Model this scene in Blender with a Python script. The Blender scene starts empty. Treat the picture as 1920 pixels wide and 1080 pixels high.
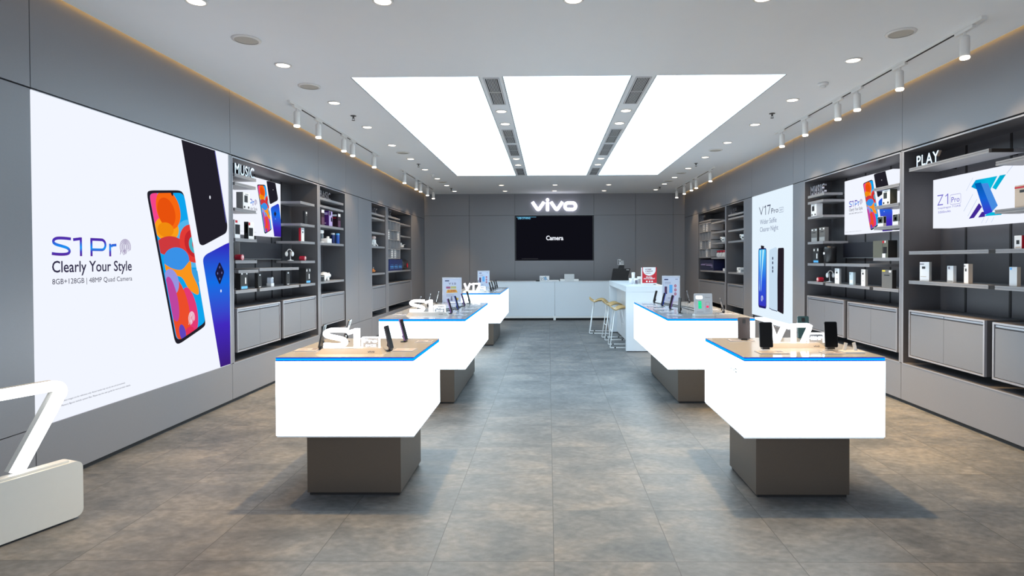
import bpy, bmesh, math, random
from mathutils import Vector, Matrix

random.seed(7)
sc = bpy.context.scene
COL = sc.collection
PI = math.pi

# ------------------------------------------------------------------ camera
FPX, CX, CY = 1115.18, 1014.98, 503.5
YAW, PITCH, ROLL = 0.0116, 0.0143, 0.0036
fw = Vector((-math.sin(YAW) * math.cos(PITCH), math.cos(YAW) * math.cos(PITCH), -math.sin(PITCH)))
rt = Vector((math.cos(YAW), math.sin(YAW), 0))
dn = fw.cross(rt)
r2 = math.cos(ROLL) * rt + math.sin(ROLL) * dn
d2 = -math.sin(ROLL) * rt + math.cos(ROLL) * dn
cd = bpy.data.cameras.new('camera')
cam = bpy.data.objects.new('camera', cd)
COL.objects.link(cam)
m = Matrix((r2, -d2, -fw)).transposed().to_4x4()
m.translation = (0, 0, 1.5)
cam.matrix_world = m
cd.sensor_width = 36
cd.lens = FPX / 1920 * 36
cd.shift_x = (960 - CX) / 1920
cd.shift_y = (CY - 540) / 1920
cd.clip_start = 0.05
sc.camera = cam

# ------------------------------------------------------------------ world, exposure
w = bpy.data.worlds.new('world')
sc.world = w
w.use_nodes = True
w.node_tree.nodes['Background'].inputs[0].default_value = (0.80, 0.90, 1.0, 1)
w.node_tree.nodes['Background'].inputs[1].default_value = 1.5
sc.view_settings.view_transform = 'Standard'
sc.view_settings.look = 'None'
sc.view_settings.exposure = 0.25
sc.view_settings.gamma = 1.0
sc.view_settings.use_curve_mapping = False
sc.cycles.use_denoising = True
sc.cycles.max_bounces = 8

# lamp powers and emission levels, all in one place
P_DOWN, P_TRACK, P_STRIP = 330.0, 30.0, 12.0
E_SKY, E_TABLE, E_SIGN, E_COVE = 3.2, 4.8, 5.0, 17.0
WARM = (1.0, 0.70, 0.40)
WARM_SIDE = (1.0, 0.62, 0.24)

# ------------------------------------------------------------------ materials
MC = {}


def mat(name, color, rough=0.5, metal=0.0, noise=0.0, scale=30.0, spec=0.5, alpha=None, coat=0.0, trans=0.0):
    if name in MC:
        return MC[name]
    mt = bpy.data.materials.new(name)
    mt.use_nodes = True
    nt = mt.node_tree
    p = nt.nodes['Principled BSDF']
    p.inputs['Roughness'].default_value = rough
    p.inputs['Metallic'].default_value = metal
    p.inputs['Specular IOR Level'].default_value = spec
    p.inputs['Coat Weight'].default_value = coat
    p.inputs['Transmission Weight'].default_value = trans
    c = (*color, 1)
    if noise > 0:
        tc = nt.nodes.new('ShaderNodeTexCoord')
        n = nt.nodes.new('ShaderNodeTexNoise')
        n.inputs['Scale'].default_value = scale
        n.inputs['Detail'].default_value = 4
        mx = nt.nodes.new('ShaderNodeMix')
        mx.data_type = 'RGBA'
        mx.inputs['A'].default_value = tuple(x * (1 - noise) for x in color) + (1,)
        mx.inputs['B'].default_value = tuple(min(1, x * (1 + noise)) for x in color) + (1,)
        nt.links.new(tc.outputs['Object'], n.inputs['Vector'])
        nt.links.new(n.outputs['Fac'], mx.inputs['Factor'])
        nt.links.new(mx.outputs['Result'], p.inputs['Base Color'])
    else:
        p.inputs['Base Color'].default_value = c
    if alpha is not None:
        p.inputs['Alpha'].default_value = alpha
    MC[name] = mt
    return mt


def emit(name, color, strength=1.0, ramp=None, axis='Z', lo=0, hi=1):
    """A surface that gives off light; ramp = printed colour run along one object axis."""
    if name in MC:
        return MC[name]
    mt = bpy.data.materials.new(name)
    mt.use_nodes = True
    nt = mt.node_tree
    nt.nodes.remove(nt.nodes['Principled BSDF'])
    e = nt.nodes.new('ShaderNodeEmission')
    e.inputs['Color'].default_value = (*color, 1)
    e.inputs['Strength'].default_value = strength
    if ramp:
        tc = nt.nodes.new('ShaderNodeTexCoord')
        sp = nt.nodes.new('ShaderNodeSeparateXYZ')
        mr = nt.nodes.new('ShaderNodeMapRange')
        mr.inputs['From Min'].default_value = lo
        mr.inputs['From Max'].default_value = hi
        cr = nt.nodes.new('ShaderNodeValToRGB')
        els = cr.color_ramp.elements
        els[0].position, els[0].color = ramp[0][0], (*ramp[0][1], 1)
        els[1].position, els[1].color = ramp[-1][0], (*ramp[-1][1], 1)
        for pos, col in ramp[1:-1]:
            el = els.new(pos)
            el.color = (*col, 1)
        nt.links.new(tc.outputs['Object'], sp.inputs[0])
        nt.links.new(sp.outputs[axis], mr.inputs['Value'])
        nt.links.new(mr.outputs[0], cr.inputs[0])
        nt.links.new(cr.outputs[0], e.inputs['Color'])
    nt.links.new(e.outputs[0], nt.nodes['Material Output'].inputs['Surface'])
    MC[name] = mt
    return mt


def s2l(*c):
    return tuple((x / 255 / 12.92) if x / 255 <= 0.04045 else ((x / 255 + 0.055) / 1.055) ** 2.4 for x in c)


def floor_mat():
    mt = bpy.data.materials.new('stone_tile')
    mt.use_nodes = True
    nt = mt.node_tree
    N = nt.nodes.new
    L = nt.links.new
    p = nt.nodes['Principled BSDF']
    tc = N('ShaderNodeTexCoord')
    mp = N('ShaderNodeMapping')
    T = 0.604
    mp.inputs['Location'].default_value = (-0.0235 / T + 40, -2.937 / T + 40, 0)
    mp.inputs['Scale'].default_value = (1 / T, 1 / T, 1 / T)
    L(tc.outputs['Object'], mp.inputs['Vector'])
    br = N('ShaderNodeTexBrick')
    br.offset = 0.0
    br.inputs['Scale'].default_value = 1.0
    br.inputs['Brick Width'].default_value = 1.0
    br.inputs['Row Height'].default_value = 1.0
    br.inputs['Mortar Size'].default_value = 0.0042
    br.inputs['Mortar Smooth'].default_value = 0.3
    br.inputs['Bias'].default_value = 0.0
    br.inputs['Color1'].default_value = (0, 0, 0, 1)
    br.inputs['Color2'].default_value = (1, 1, 1, 1)
    L(mp.outputs[0], br.inputs['Vector'])
    # per-tile shift of the stone figure
    fl = N('ShaderNodeVectorMath'); fl.operation = 'FLOOR'
    L(mp.outputs[0], fl.inputs[0])
    wn = N('ShaderNodeTexWhiteNoise'); wn.noise_dimensions = '3D'
    L(fl.outputs[0], wn.inputs['Vector'])
    sc_ = N('ShaderNodeVectorMath'); sc_.operation = 'SCALE'; sc_.inputs['Scale'].default_value = 0.35
    L(wn.outputs['Color'], sc_.inputs[0])
    ad = N('ShaderNodeVectorMath'); ad.operation = 'ADD'
    L(tc.outputs['Object'], ad.inputs[0]); L(sc_.outputs[0], ad.inputs[1])
    mp2 = N('ShaderNodeMapping'); mp2.inputs['Scale'].default_value = (0.9, 1.35, 1); mp2.inputs['Rotation'].default_value = (0, 0, 0.55)
    L(ad.outputs[0], mp2.inputs['Vector'])
    n1 = N('ShaderNodeTexNoise'); n1.inputs['Scale'].default_value = 2.2; n1.inputs['Detail'].default_value = 12; n1.inputs['Roughness'].default_value = 0.70
    n1.inputs['Distortion'].default_value = 0.5
    L(mp2.outputs[0], n1.inputs['Vector'])
    n2 = N('ShaderNodeTexNoise'); n2.inputs['Scale'].default_value = 22; n2.inputs['Detail'].default_value = 6
    L(mp2.outputs[0], n2.inputs['Vector'])
    cr = N('ShaderNodeValToRGB')
    e = cr.color_ramp.elements
    e[0].position, e[0].color = 0.32, (0.066, 0.073, 0.081, 1)
    e[1].position, e[1].color = 0.70, (0.205, 0.197, 0.188, 1)
    k = e.new(0.5); k.color = (0.124, 0.129, 0.136, 1)
    L(n1.outputs['Fac'], cr.inputs[0])
    mx = N('ShaderNodeMix'); mx.data_type = 'RGBA'; mx.blend_type = 'OVERLAY'; mx.inputs['Factor'].default_value = 0.55
    L(cr.outputs[0], mx.inputs['A']); L(n2.outputs['Fac'], mx.inputs['B'])
    g = N('ShaderNodeMix'); g.data_type = 'RGBA'
    g.inputs['B'].default_value = (0.055, 0.055, 0.055, 1)
    L(br.outputs['Fac'], g.inputs['Factor']); L(mx.outputs['Result'], g.inputs['A'])
    L(g.outputs['Result'], p.inputs['Base Color'])
    rr = N('ShaderNodeMapRange'); rr.inputs['To Min'].default_value = 0.40; rr.inputs['To Max'].default_value = 0.60
    L(n1.outputs['Fac'], rr.inputs['Value']); L(rr.outputs[0], p.inputs['Roughness'])
    bp = N('ShaderNodeBump'); bp.inputs['Strength'].default_value = 0.12; bp.inputs['Distance'].default_value = 0.004
    iv = N('ShaderNodeMath'); iv.operation = 'SUBTRACT'; iv.inputs[0].default_value = 1.0
    L(br.outputs['Fac'], iv.inputs[1])
    mm = N('ShaderNodeMath'); mm.operation = 'MULTIPLY_ADD'; mm.inputs[1].default_value = 0.12
    L(n2.outputs['Fac'], mm.inputs[0]); L(iv.outputs[0], mm.inputs[2])
    L(mm.outputs[0], bp.inputs['Height']); L(bp.outputs[0], p.inputs['Normal'])
    return mt


M_WALL = mat('grey_laminate', (0.232, 0.230, 0.250), 0.42, 0.2, 0.03, 60)
M_WALLB = mat('taupe_laminate', (0.215, 0.190, 0.185), 0.5, 0.0, 0.03, 60)
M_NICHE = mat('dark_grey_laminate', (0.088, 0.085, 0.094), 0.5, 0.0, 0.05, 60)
M_SHELF = mat('light_grey_metal', (0.26, 0.26, 0.28), 0.4, 0.0, 0.03, 40)
M_CAB = mat('cabinet_grey', (0.180, 0.185, 0.210), 0.45, 0.0, 0.02, 40)
M_FRAME = mat('pale_edge_trim', (0.33, 0.33, 0.365), 0.35, 0.2)
M_GAP = mat('dark_gap', (0.012, 0.011, 0.012), 0.7)
M_CEIL = mat('ceiling_paint', (0.84, 0.86, 0.89), 0.85, 0, 0.01, 8)
M_WHITE = mat('white_lacquer', (0.68, 0.735, 0.80), 0.3, 0, 0.01, 20)
M_WPLAST = mat('white_plastic', (0.80, 0.80, 0.80), 0.35)
M_SIGNBASE = mat('offwhite_paint', (0.66, 0.66, 0.63), 0.4, 0, 0.02, 30)
M_BLACK = mat('black_plastic', (0.010, 0.010, 0.012), 0.35)
M_BLACKM = mat('black_card', (0.014, 0.014, 0.016), 0.6)
M_GLOSSB = mat('black_glass', (0.003, 0.003, 0.004), 0.3, spec=0.15)
M_SCREENOFF = mat('dark_display', (0.006, 0.007, 0.014), 0.5)
M_CHROME = mat('chrome', (0.60, 0.61, 0.66), 0.2, 1.0)
M_STEELW = mat('white_steel_rod', (0.82, 0.84, 0.86), 0.3)
M_PED = mat('brushed_grey_metal', (0.150, 0.122, 0.100), 0.36, 0.6, 0.04, 80)
M_GLASSTOP = mat('grey_glass_top', (0.50, 0.51, 0.53), 0.09, spec=0.6)
M_TRAY = mat('tray_white', (0.75, 0.74, 0.75), 0.35)
M_ACRYL = mat('clear_acrylic', (0.80, 0.84, 0.95), 0.1, spec=0.6, alpha=0.55)
M_PAPERP = mat('leaflet_paper', (0.54, 0.53, 0.56), 0.6)
M_INK = mat('leaflet_ink', (0.18, 0.16, 0.20), 0.6)
M_PINK = mat('leaflet_pink', (0.62, 0.38, 0.38), 0.6)
M_WOOD = mat('light_oak_veneer', (0.50, 0.335, 0.14), 0.45, 0, 0.18, 14)
M_RED = mat('signal_red', (0.52, 0.005, 0.02), 0.45)
M_REDGL = mat('red_gloss', (0.36, 0.01, 0.03), 0.25)
M_PURPLE = mat('deep_purple_card', (0.055, 0.012, 0.15), 0.4)
M_LILAC = mat('lilac_card', (0.45, 0.36, 0.66), 0.4)
M_MAROON = mat('dark_maroon_card', (0.022, 0.006, 0.014), 0.4)
M_NAVY = mat('navy_card', (0.006, 0.008, 0.045), 0.4)
M_ROYAL = mat('royal_blue', (0.006, 0.018, 0.12), 0.35)
M_BLUECAN = mat('blue_can', (0.02, 0.09, 0.42), 0.3)
M_CYAN = mat('light_blue_print', (0.10, 0.42, 0.85), 0.4)
M_OLIVE = mat('olive_card', (0.11, 0.11, 0.085), 0.5)
M_BEIGE = mat('beige_card', (0.55, 0.46, 0.38), 0.5)
M_WCARD = mat('white_card', (0.78, 0.78, 0.80), 0.5)
M_GCARD = mat('grey_card', (0.30, 0.31, 0.32), 0.5)
M_ORANGE = mat('orange_plastic', (0.52, 0.17, 0.04), 0.45)
M_YELLOW = mat('yellow_print', (0.75, 0.60, 0.05), 0.5)
M_BLUEBK = mat('blue_phone_back', (0.02, 0.06, 0.38), 0.15)
M_VIOLBK = mat('violet_phone_back', (0.20, 0.10, 0.34), 0.2)
M_TEALBK = mat('teal_phone_back', (0.03, 0.08, 0.10), 0.15)
M_GREYBK = mat('grey_phone_back', (0.06, 0.05, 0.055), 0.25)
M_SCRBLUE = emit('lit_phone_screen', (0.62, 0.78, 0.98), 0.9)
M_SCRWHITE = emit('white_lit_screen', (0.9, 0.9, 0.95), 0.9)
M_SPK = mat('speaker_cloth', (0.50, 0.47, 0.42), 0.8, 0, 0.15, 300)
M_VENTD = mat('vent_dark', (0.006, 0.006, 0.008), 0.8)
M_VENTF = mat('vent_frame', (0.55, 0.55, 0.57), 0.5)
M_SPRK = mat('sprinkler_metal', (0.10, 0.095, 0.09), 0.4, 0.6)
M_TRACKW = mat('track_white', (0.78, 0.76, 0.74), 0.4)
M_FLOOR = floor_mat()

EM_SKY = emit('ceiling_light_diffuser', (0.66, 0.875, 1.0), E_SKY)
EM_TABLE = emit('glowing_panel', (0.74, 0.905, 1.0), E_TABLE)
EM_SIGN = emit('glowing_letter', (1.0, 1.0, 1.0), E_SIGN)
EM_LOGO = emit('wall_logo_light', (0.93, 0.93, 1.0), 3.0)
EM_HALO = emit('logo_halo_light', (0.45, 0.42, 1.0), 2.2)
EM_LED = emit('cyan_led', (0.0, 0.42, 1.0), 1.0)
EM_LEDGLOW = emit('blue_led_glow', (0.02, 0.035, 0.62), 1.0)  # blue spill of the cyan strip, put in as emission
EM_LAMP = emit('warm_lamp', (1.0, 0.87, 0.70), 6.0)
EM_COVE = emit('cove_led', (1.0, 0.58, 0.16), E_COVE)
EM_PWHITE = emit('backlit_white', (0.84, 0.87, 0.95), 0.89)
EM_PCOOL = emit('backlit_cool_white', (0.73, 0.84, 0.93), 0.90)


def em255(name, r, g, b, s=0.84):
    return emit(name, s2l(r, g, b), s)


# ------------------------------------------------------------------ mesh building
def rrect(x0, z0, x1, z1, r, n=6):
    pts = []
    for cx, cz, a0 in ((x1 - r, z0 + r, -90), (x1 - r, z1 - r, 0), (x0 + r, z1 - r, 90), (x0 + r, z0 + r, 180)):
        for i in range(n + 1):
            a = math.radians(a0 + 90 * i / n)
            pts.append((cx + r * math.cos(a), cz + r * math.sin(a)))
    return pts


def ell(cx, cz, rx, rz, n=28, a0=0, a1=360):
    return [(cx + rx * math.cos(math.radians(a0 + (a1 - a0) * i / n)), cz + rz * math.sin(math.radians(a0 + (a1 - a0) * i / n))) for i in range(n if a1 - a0 == 360 else n + 1)]


def arc(cx, cz, r, a0, a1, n=10, rz=None):
    rz = r if rz is None else rz
    return [(cx + r * math.cos(math.radians(a0 + (a1 - a0) * i / n)), cz + rz * math.sin(math.radians(a0 + (a1 - a0) * i / n))) for i in range(n + 1)]


class B:
    """Collects shapes into one mesh. Things face local -Y, x runs to the right, z up."""

    def __init__(s):
        s.bm = bmesh.new()

    def box(s, x0, x1, y0, y1, z0, z1, bev=0.0, M=None):
        r = bmesh.ops.create_cube(s.bm, size=1)
        vs = r['verts']
        for v in vs:
            v.co = Vector(((x0 + x1) / 2 + v.co.x * (x1 - x0), (y0 + y1) / 2 + v.co.y * (y1 - y0), (z0 + z1) / 2 + v.co.z * (z1 - z0)))
        if bev > 0:
            es = list({e for v in vs for e in v.link_edges})
            rb = bmesh.ops.bevel(s.bm, geom=es, offset=bev, segments=2, affect='EDGES', profile=0.6)
            vs = list({v for f in rb['faces'] for v in f.verts} | {v for v in vs if v.is_valid})
        if M is not None:
            bmesh.ops.transform(s.bm, matrix=M, verts=vs)
        return s

    def lathe(s, prof, c=(0, 0, 0), n=20, M=None, capb=True, capt=True):
        rings = []
        for r, z in prof:
            rings.append([s.bm.verts.new((c[0] + r * math.cos(2 * PI * i / n), c[1] + r * math.sin(2 * PI * i / n), c[2] + z)) for i in range(n)])
        for a, b in zip(rings, rings[1:]):
            for i in range(n):
                s.bm.faces.new((a[i], a[(i + 1) % n], b[(i + 1) % n], b[i]))
        if capb:
            s.bm.faces.new(list(reversed(rings[0])))
        if capt:
            s.bm.faces.new(rings[-1])
        if M is not None:
            bmesh.ops.transform(s.bm, matrix=M, verts=[v for r in rings for v in r])
        return s

    def cyl(s, c, r, h, axis='z', n=20, r2=None):
        M = None
        if axis == 'y':
            M = Matrix.Translation(c) @ Matrix.Rotation(PI / 2, 4, 'X')
        elif axis == 'x':
            M = Matrix.Translation(c) @ Matrix.Rotation(PI / 2, 4, 'Y')
        else:
            M = Matrix.Translation(c)
        return s.lathe([(r, 0), (r if r2 is None else r2, h)], n=n, M=M)

    def tube(s, pts, r, n=8, closed=False):
        pts = [Vector(p) for p in pts]
        rings = []
        up = Vector((0, 0, 1))
        N = len(pts)
        for i, p in enumerate(pts):
            a = pts[(i - 1) % N] if (i > 0 or closed) else p
            b = pts[(i + 1) % N] if (i < N - 1 or closed) else p
            t = (b - a).normalized()
            u = t.cross(up if abs(t.z) < 0.95 else Vector((0, 1, 0))).normalized()
            v = t.cross(u)
            k = 1.0
            if 0 < i < N - 1 or closed:
                d1, d2_ = (p - a).normalized(), (b - p).normalized()
                k = 1 / max(0.5, math.cos(d1.angle(d2_, 0) / 2))
            rings.append([s.bm.verts.new(p + (u * math.cos(2 * PI * j / n) + v * math.sin(2 * PI * j / n)) * r * 1) for j in range(n)])
        pr = list(zip(rings, rings[1:])) + ([(rings[-1], rings[0])] if closed else [])
        for a, b in pr:
            for j in range(n):
                s.bm.faces.new((a[j], a[(j + 1) % n], b[(j + 1) % n], b[j]))
        if not closed:
            s.bm.faces.new(list(reversed(rings[0])))
            s.bm.faces.new(rings[-1])
        return s

    def poly(s, pts, y=0.0, depth=0.0):
        """Flat outline in the XZ plane at y, facing -Y; with depth it becomes a solid."""
        a = [s.bm.verts.new((x, y, z)) for x, z in pts]
        if depth <= 0:
            f = s.bm.faces.new(a)
            f.normal_update()
            if f.normal.y > 0:
                f.normal_flip()
            return s
        b = [s.bm.verts.new((x, y + depth, z)) for x, z in pts]
        fs = [s.bm.faces.new(a), s.bm.faces.new(list(reversed(b)))]
        n = len(pts)
        for i in range(n):
            fs.append(s.bm.faces.new((a[(i + 1) % n], a[i], b[i], b[(i + 1) % n])))
        bmesh.ops.recalc_face_normals(s.bm, faces=fs)
        return s

    def ribbon(s, pts, wd, y=0.0, depth=0.0, closed=False, cap=False):
        """A pen stroke of width wd along pts (XZ plane)."""
        P = [Vector(p) for p in pts]
        if cap and not closed:
            for end in (0, -1):
                pass
        n = len(P)
        Lf, Rt = [], []
        for i, p in enumerate(P):
            a = P[i - 1] if (i > 0 or closed) else None
            b = P[(i + 1) % n] if (i < n - 1 or closed) else None
            da = (p - a).normalized() if a is not None else None
            db = (b - p).normalized() if b is not None else None
            if da is None:
                t, k = db, 1
            elif db is None:
                t, k = da, 1
            else:
                t = (da + db)
                t = t.normalized() if t.length > 1e-6 else da
                k = 1 / max(0.35, t.dot(da))
            nn = Vector((-t.y, t.x)) * (wd / 2 * k)
            Lf.append(p + nn)
            Rt.append(p - nn)
        idx = range(n if closed else n - 1)
        if depth <= 0:
            lv = [s.bm.verts.new((q.x, y, q.y)) for q in Lf]
            rv = [s.bm.verts.new((q.x, y, q.y)) for q in Rt]
            for i in idx:
                j = (i + 1) % n
                f = s.bm.faces.new((lv[i], lv[j], rv[j], rv[i]))
                f.normal_update()
                if f.normal.y > 0:
                    f.normal_flip()
            return s
        V = [[s.bm.verts.new((q.x, yy, q.y)) for q in S] for yy in (y, y + depth) for S in (Lf, Rt)]
        lf, rf, lb, rb = V
        fs = []
        for i in idx:
            j = (i + 1) % n
            for quad in ((lf[i], lf[j], rf[j], rf[i]), (lb[i], rb[i], rb[j], lb[j]), (lf[i], lb[i], lb[j], lf[j]), (rf[i], rf[j], rb[j], rb[i])):
                fs.append(s.bm.faces.new(quad))
        if not closed:
            for i in (0, n - 1):
                fs.append(s.bm.faces.new((lf[i], rf[i], rb[i], lb[i])))
        bmesh.ops.recalc_face_normals(s.bm, faces=fs)
        return s

    def text(s, body, x0, z0, wd, h, y=0.0, depth=0.0, bold=0.0, space=1.0):
        """Lettering fitted into the box x0, z0, wd, h on the plane y."""
        cu = bpy.data.curves.new('t', 'FONT')
        cu.body = body
        cu.resolution_u = 3
        cu.offset = bold
        cu.space_character = space
        ob = bpy.data.objects.new('t', cu)
        me = ob.to_mesh()
        xs = [v.co.x for v in me.vertices]
        ys = [v.co.y for v in me.vertices]
        if xs:
            ax, bx, ay, by = min(xs), max(xs), min(ys), max(ys)
            kx, kz = wd / max(1e-6, bx - ax), h / max(1e-6, by - ay)
            vs = [s.bm.verts.new((x0 + (v.co.x - ax) * kx, y, z0 + (v.co.y - ay) * kz)) for v in me.vertices]
            fs = []
            for p in me.polygons:
                try:
                    f = s.bm.faces.new([vs[i] for i in p.vertices])
                    f.normal_update()
                    if f.normal.y > 0:
                        f.normal_flip()
                    fs.append(f)
                except ValueError:
                    pass
            if depth > 0:
                r = bmesh.ops.extrude_face_region(s.bm, geom=fs)
                nv = [g for g in r['geom'] if isinstance(g, bmesh.types.BMVert)]
                bmesh.ops.translate(s.bm, verts=nv, vec=(0, depth, 0))
                bmesh.ops.recalc_face_normals(s.bm, faces=list({f for v in vs + nv for f in v.link_faces}))
        ob.to_mesh_clear()
        bpy.data.objects.remove(ob)
        bpy.data.curves.remove(cu)
        return s

    def xf(s, M):
        bmesh.ops.transform(s.bm, matrix=M, verts=s.bm.verts[:])
        return s

    def to(s, name, material, parent=None, smooth=False, label=None):
        me = bpy.data.meshes.new(name)
        if smooth:
            for f in s.bm.faces:
                f.smooth = True
            for e in s.bm.edges:
                if len(e.link_faces) == 2 and e.calc_face_angle(0) > 0.6:
                    e.smooth = False
        s.bm.to_mesh(me)
        s.bm.free()
        me.materials.append(material)
        o = bpy.data.objects.new(name, me)
        COL.objects.link(o)
        if parent is not None:
            o.parent = parent
        if label:
            o['label'] = label
        return o


def tag(o, label, cat, group=None, kind=None):
    o['label'] = label
    o['category'] = cat
    if group:
        o['group'] = group
    if kind:
        o['kind'] = kind
    return o


def thing(name, label, cat, loc=(0, 0, 0), rz=0.0, group=None):
    o = bpy.data.objects.new(name, None)
    o.empty_display_size = 0.05
    COL.objects.link(o)
    o.location = loc
    o.rotation_euler = (0, 0, rz)
    return tag(o, label, cat, group)


def struct(o, label=None):
    o['kind'] = 'structure'
    if label:
        o['label'] = label
    return o


def dup(root, loc, rz, label, group=None):
    def cp(o, par):
        c = o.copy()
        COL.objects.link(c)
        c.parent = par
        for ch in o.children:
            cp(ch, c)
        return c
    r = cp(root, None)
    r.location = loc
    r.rotation_euler = (0, 0, rz)
    r['label'] = label
    if group:
        r['group'] = group
    return r


def spot(parent, loc, power, size_deg, color, blend=0.6, aim=None, radius=0.04):
    ld = bpy.data.lights.new('lamp_light', 'SPOT')
    ld.energy = power
    ld.color = color
    ld.spot_size = math.radians(size_deg)
    ld.spot_blend = blend
    ld.shadow_soft_size = radius
    o = bpy.data.objects.new('lamp_light', ld)
    COL.objects.link(o)
    o.parent = parent
    o.location = loc
    if aim is not None:
        o.rotation_euler = Vector(aim).to_track_quat('-Z', 'Y').to_euler()
    return o


XL, XR, ZC, YB, YF = -3.35, 3.685, 3.29, 16.08, -1.6
ORD = ['first', 'second', 'third', 'fourth', 'fifth', 'sixth', 'seventh', 'eighth', 'ninth', 'tenth', 'eleventh']


def side_loc(side, Y, d=0.0, z=0.0):
    return (XL - d, Y, z) if side == 'L' else (XR + d, Y, z)


def side_rz(side):
    return PI / 2 if side == 'L' else -PI / 2


# ================================================================== the room
G = 0.003


def panel(b, side, y0, y1, z0, z1, t=0.02, g=G):
    x = XL if side == 'L' else XR
    xa, xb = (x - t, x) if side == 'L' else (x, x + t)
    b.box(xa, xb, y0 + g, y1 - g, z0, z1)


def seg(b, side, ys, z0, z1):
    for a, c in zip(ys, ys[1:]):
        panel(b, side, a, c, z0, z1)


def build_wall(side, upper, mids, name):
    b = B()
    seg(b, side, upper, 2.632, 3.44)
    seg(b, side, upper, 0.035, 0.41)
    for ms in mids:
        seg(b, side, ms, 0.416, 2.621)
    o = struct(b.to(name, M_WALL), 'grey laminate wall panels with fine joints')
    k = B()
    s = -1 if side == 'L' else 1
    x = XL if side == 'L' else XR

    def bk(y0, y1, z0, z1, d0=0.0205, d1=0.05):
        a, c = sorted((x + s * d0, x + s * d1))
        k.box(a, c, y0, y1, z0, z1)
    bk(YF, YB, 2.612, 3.46)
    bk(YF, YB, 0.0, 0.412)
    for ms in mids:
        bk(ms[0], ms[-1], 0.405, 2.63)
    struct(k.to('wall_backing', M_GAP, o))
    return o


WL = build_wall('L', [YF, 1.2, 3.83, 6.25, 8.66, 9.84, 11.25, 13.45, YB],
                [[YF, 1.2, 3.83], [6.222, 6.28], [8.62, 8.70], [9.80, 10.47, 11.25], [12.25, 12.41], [14.54, YB]], 'wall_left')
WR = build_wall('R', [YF, 1.5, 3.89, 6.245, 8.60, 9.0, 10.82, 12.40, YB],
                [[YF, 1.5, 3.89], [6.22, 6.27], [8.60, 9.01], [10.80, 11.24], [12.37, 12.42], [14.65, YB]], 'wall_right')

b = B()
xs = [XL, -2.13, -0.90, 1.235, 2.36, 3.37, XR]
for a, c in zip(xs, xs[1:]):
    b.box(a + G, c - G, YB, YB + 0.02, 2.712, 3.44)
    top = 1.472 if a == -0.90 else 2.705
    b.box(a + G, c - G, YB, YB + 0.02, 0.02, top)
o = struct(b.to('wall_back', M_WALL), 'grey laminate end wall panels')
k = B()
k.box(XL - 0.1, XR + 0.1, YB + 0.0205, YB + 0.09, 0, 3.46)
struct(k.to('wall_backing', M_GAP, o))

b = B()
b.box(-4.2, 4.5, -4.0, YB + 0.2, -0.12, 0)
struct(b.to('floor', M_FLOOR), 'grey stone tiles')

# ceiling with the opening for the light panels; a slot along both side walls
CX0, CX1 = XL + 0.028, XR - 0.028
SX = [(-1.93, -0.67), (-0.445, 0.825), (1.055, 2.325)]
SY = [(5.82, 8.07), (8.07, 10.33), (10.33, 12.63)]
b = B()
zt = 3.325
b.box(CX0, CX1, YF, 5.82, ZC, zt)
b.box(CX0, CX1, 12.63, YB, ZC, zt)
b.box(CX0, -1.93, 5.82, 12.63, ZC, zt)
b.box(2.325, CX1, 5.82, 12.63, ZC, zt)
b.box(-0.67, -0.445, 5.82, 12.63, ZC, zt)
b.box(0.825, 1.055, 5.82, 12.63, ZC, zt)
o = struct(b.to('ceiling', M_CEIL), 'matt white painted ceiling')
k = B()
k.box(XL - 0.05, XR + 0.05, YF, YB + 0.05, 3.46, 3.5)  # unseen cap added above the ceiling to keep world light out
struct(k.to('roof_light_block', M_GAP, o))

for side, x, s, lab in (('L', XL, 1, 'left'), ('R', XR, -1, 'right')):
    b = B()
    a, c = sorted((x + s * 0.010, x + s * 0.026))
    b.box(a, c, 0.3, YB - 0.05, 3.352, 3.358)
    tag(b.to('cove_light_strip', EM_COVE), 'warm hidden light strip in the ceiling slot above the %s wall' % lab, 'light strip', 'cove light strips')

# ------------------------------------------------------------------ ceiling light panels
cn = ['left', 'middle', 'right']
rn = ['front', 'middle', 'back']
for i, (x0, x1) in enumerate(SX):
    for j, (y0, y1) in enumerate(SY):
        t = thing('ceiling_light_panel', 'large glowing white ceiling panel, %s row, %s column of the nine' % (rn[j], cn[i]), 'ceiling light',
                  ((x0 + x1) / 2, (y0 + y1) / 2, ZC), 0, 'glowing ceiling panels')
        hx, hy = (x1 - x0) / 2, (y1 - y0) / 2
        b = B()
        b.box(-hx + 0.012, hx - 0.012, -hy + 0.006, hy - 0.006, 0.004, 0.02)
        b.to('diffuser', EM_SKY, t)
        b = B()
        for q in ((-hx, -hx + 0.01, -hy, hy), (hx - 0.01, hx, -hy, hy), (-hx + 0.01, hx - 0.01, -hy, -hy + 0.004), (-hx + 0.01, hx - 0.01, hy - 0.004, hy)):
            b.box(q[0], q[1], q[2], q[3], 0.001, 0.026)
        b.to('frame', M_GCARD, t)

# ------------------------------------------------------------------ downlights
def downlight(x, y, label, power, color, grp, size=60):
    t = thing('ceiling_downlight', label, 'downlight', (x, y, ZC), 0, grp)
    b = B()
    b.lathe([(0.058, -0.001), (0.074, -0.001), (0.073, -0.007), (0.062, -0.010), (0.056, -0.004)], n=24, capb=False, capt=False)
    b.to('trim_ring', M_TRACKW, t, smooth=True)
    b = B()
    b.lathe([(0.055, -0.006), (0.058, -0.002)], n=24)
    b.to('lens', EM_LAMP, t)
    spot(t, (0, 0, -0.03), power, size, color, 0.75)


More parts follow.
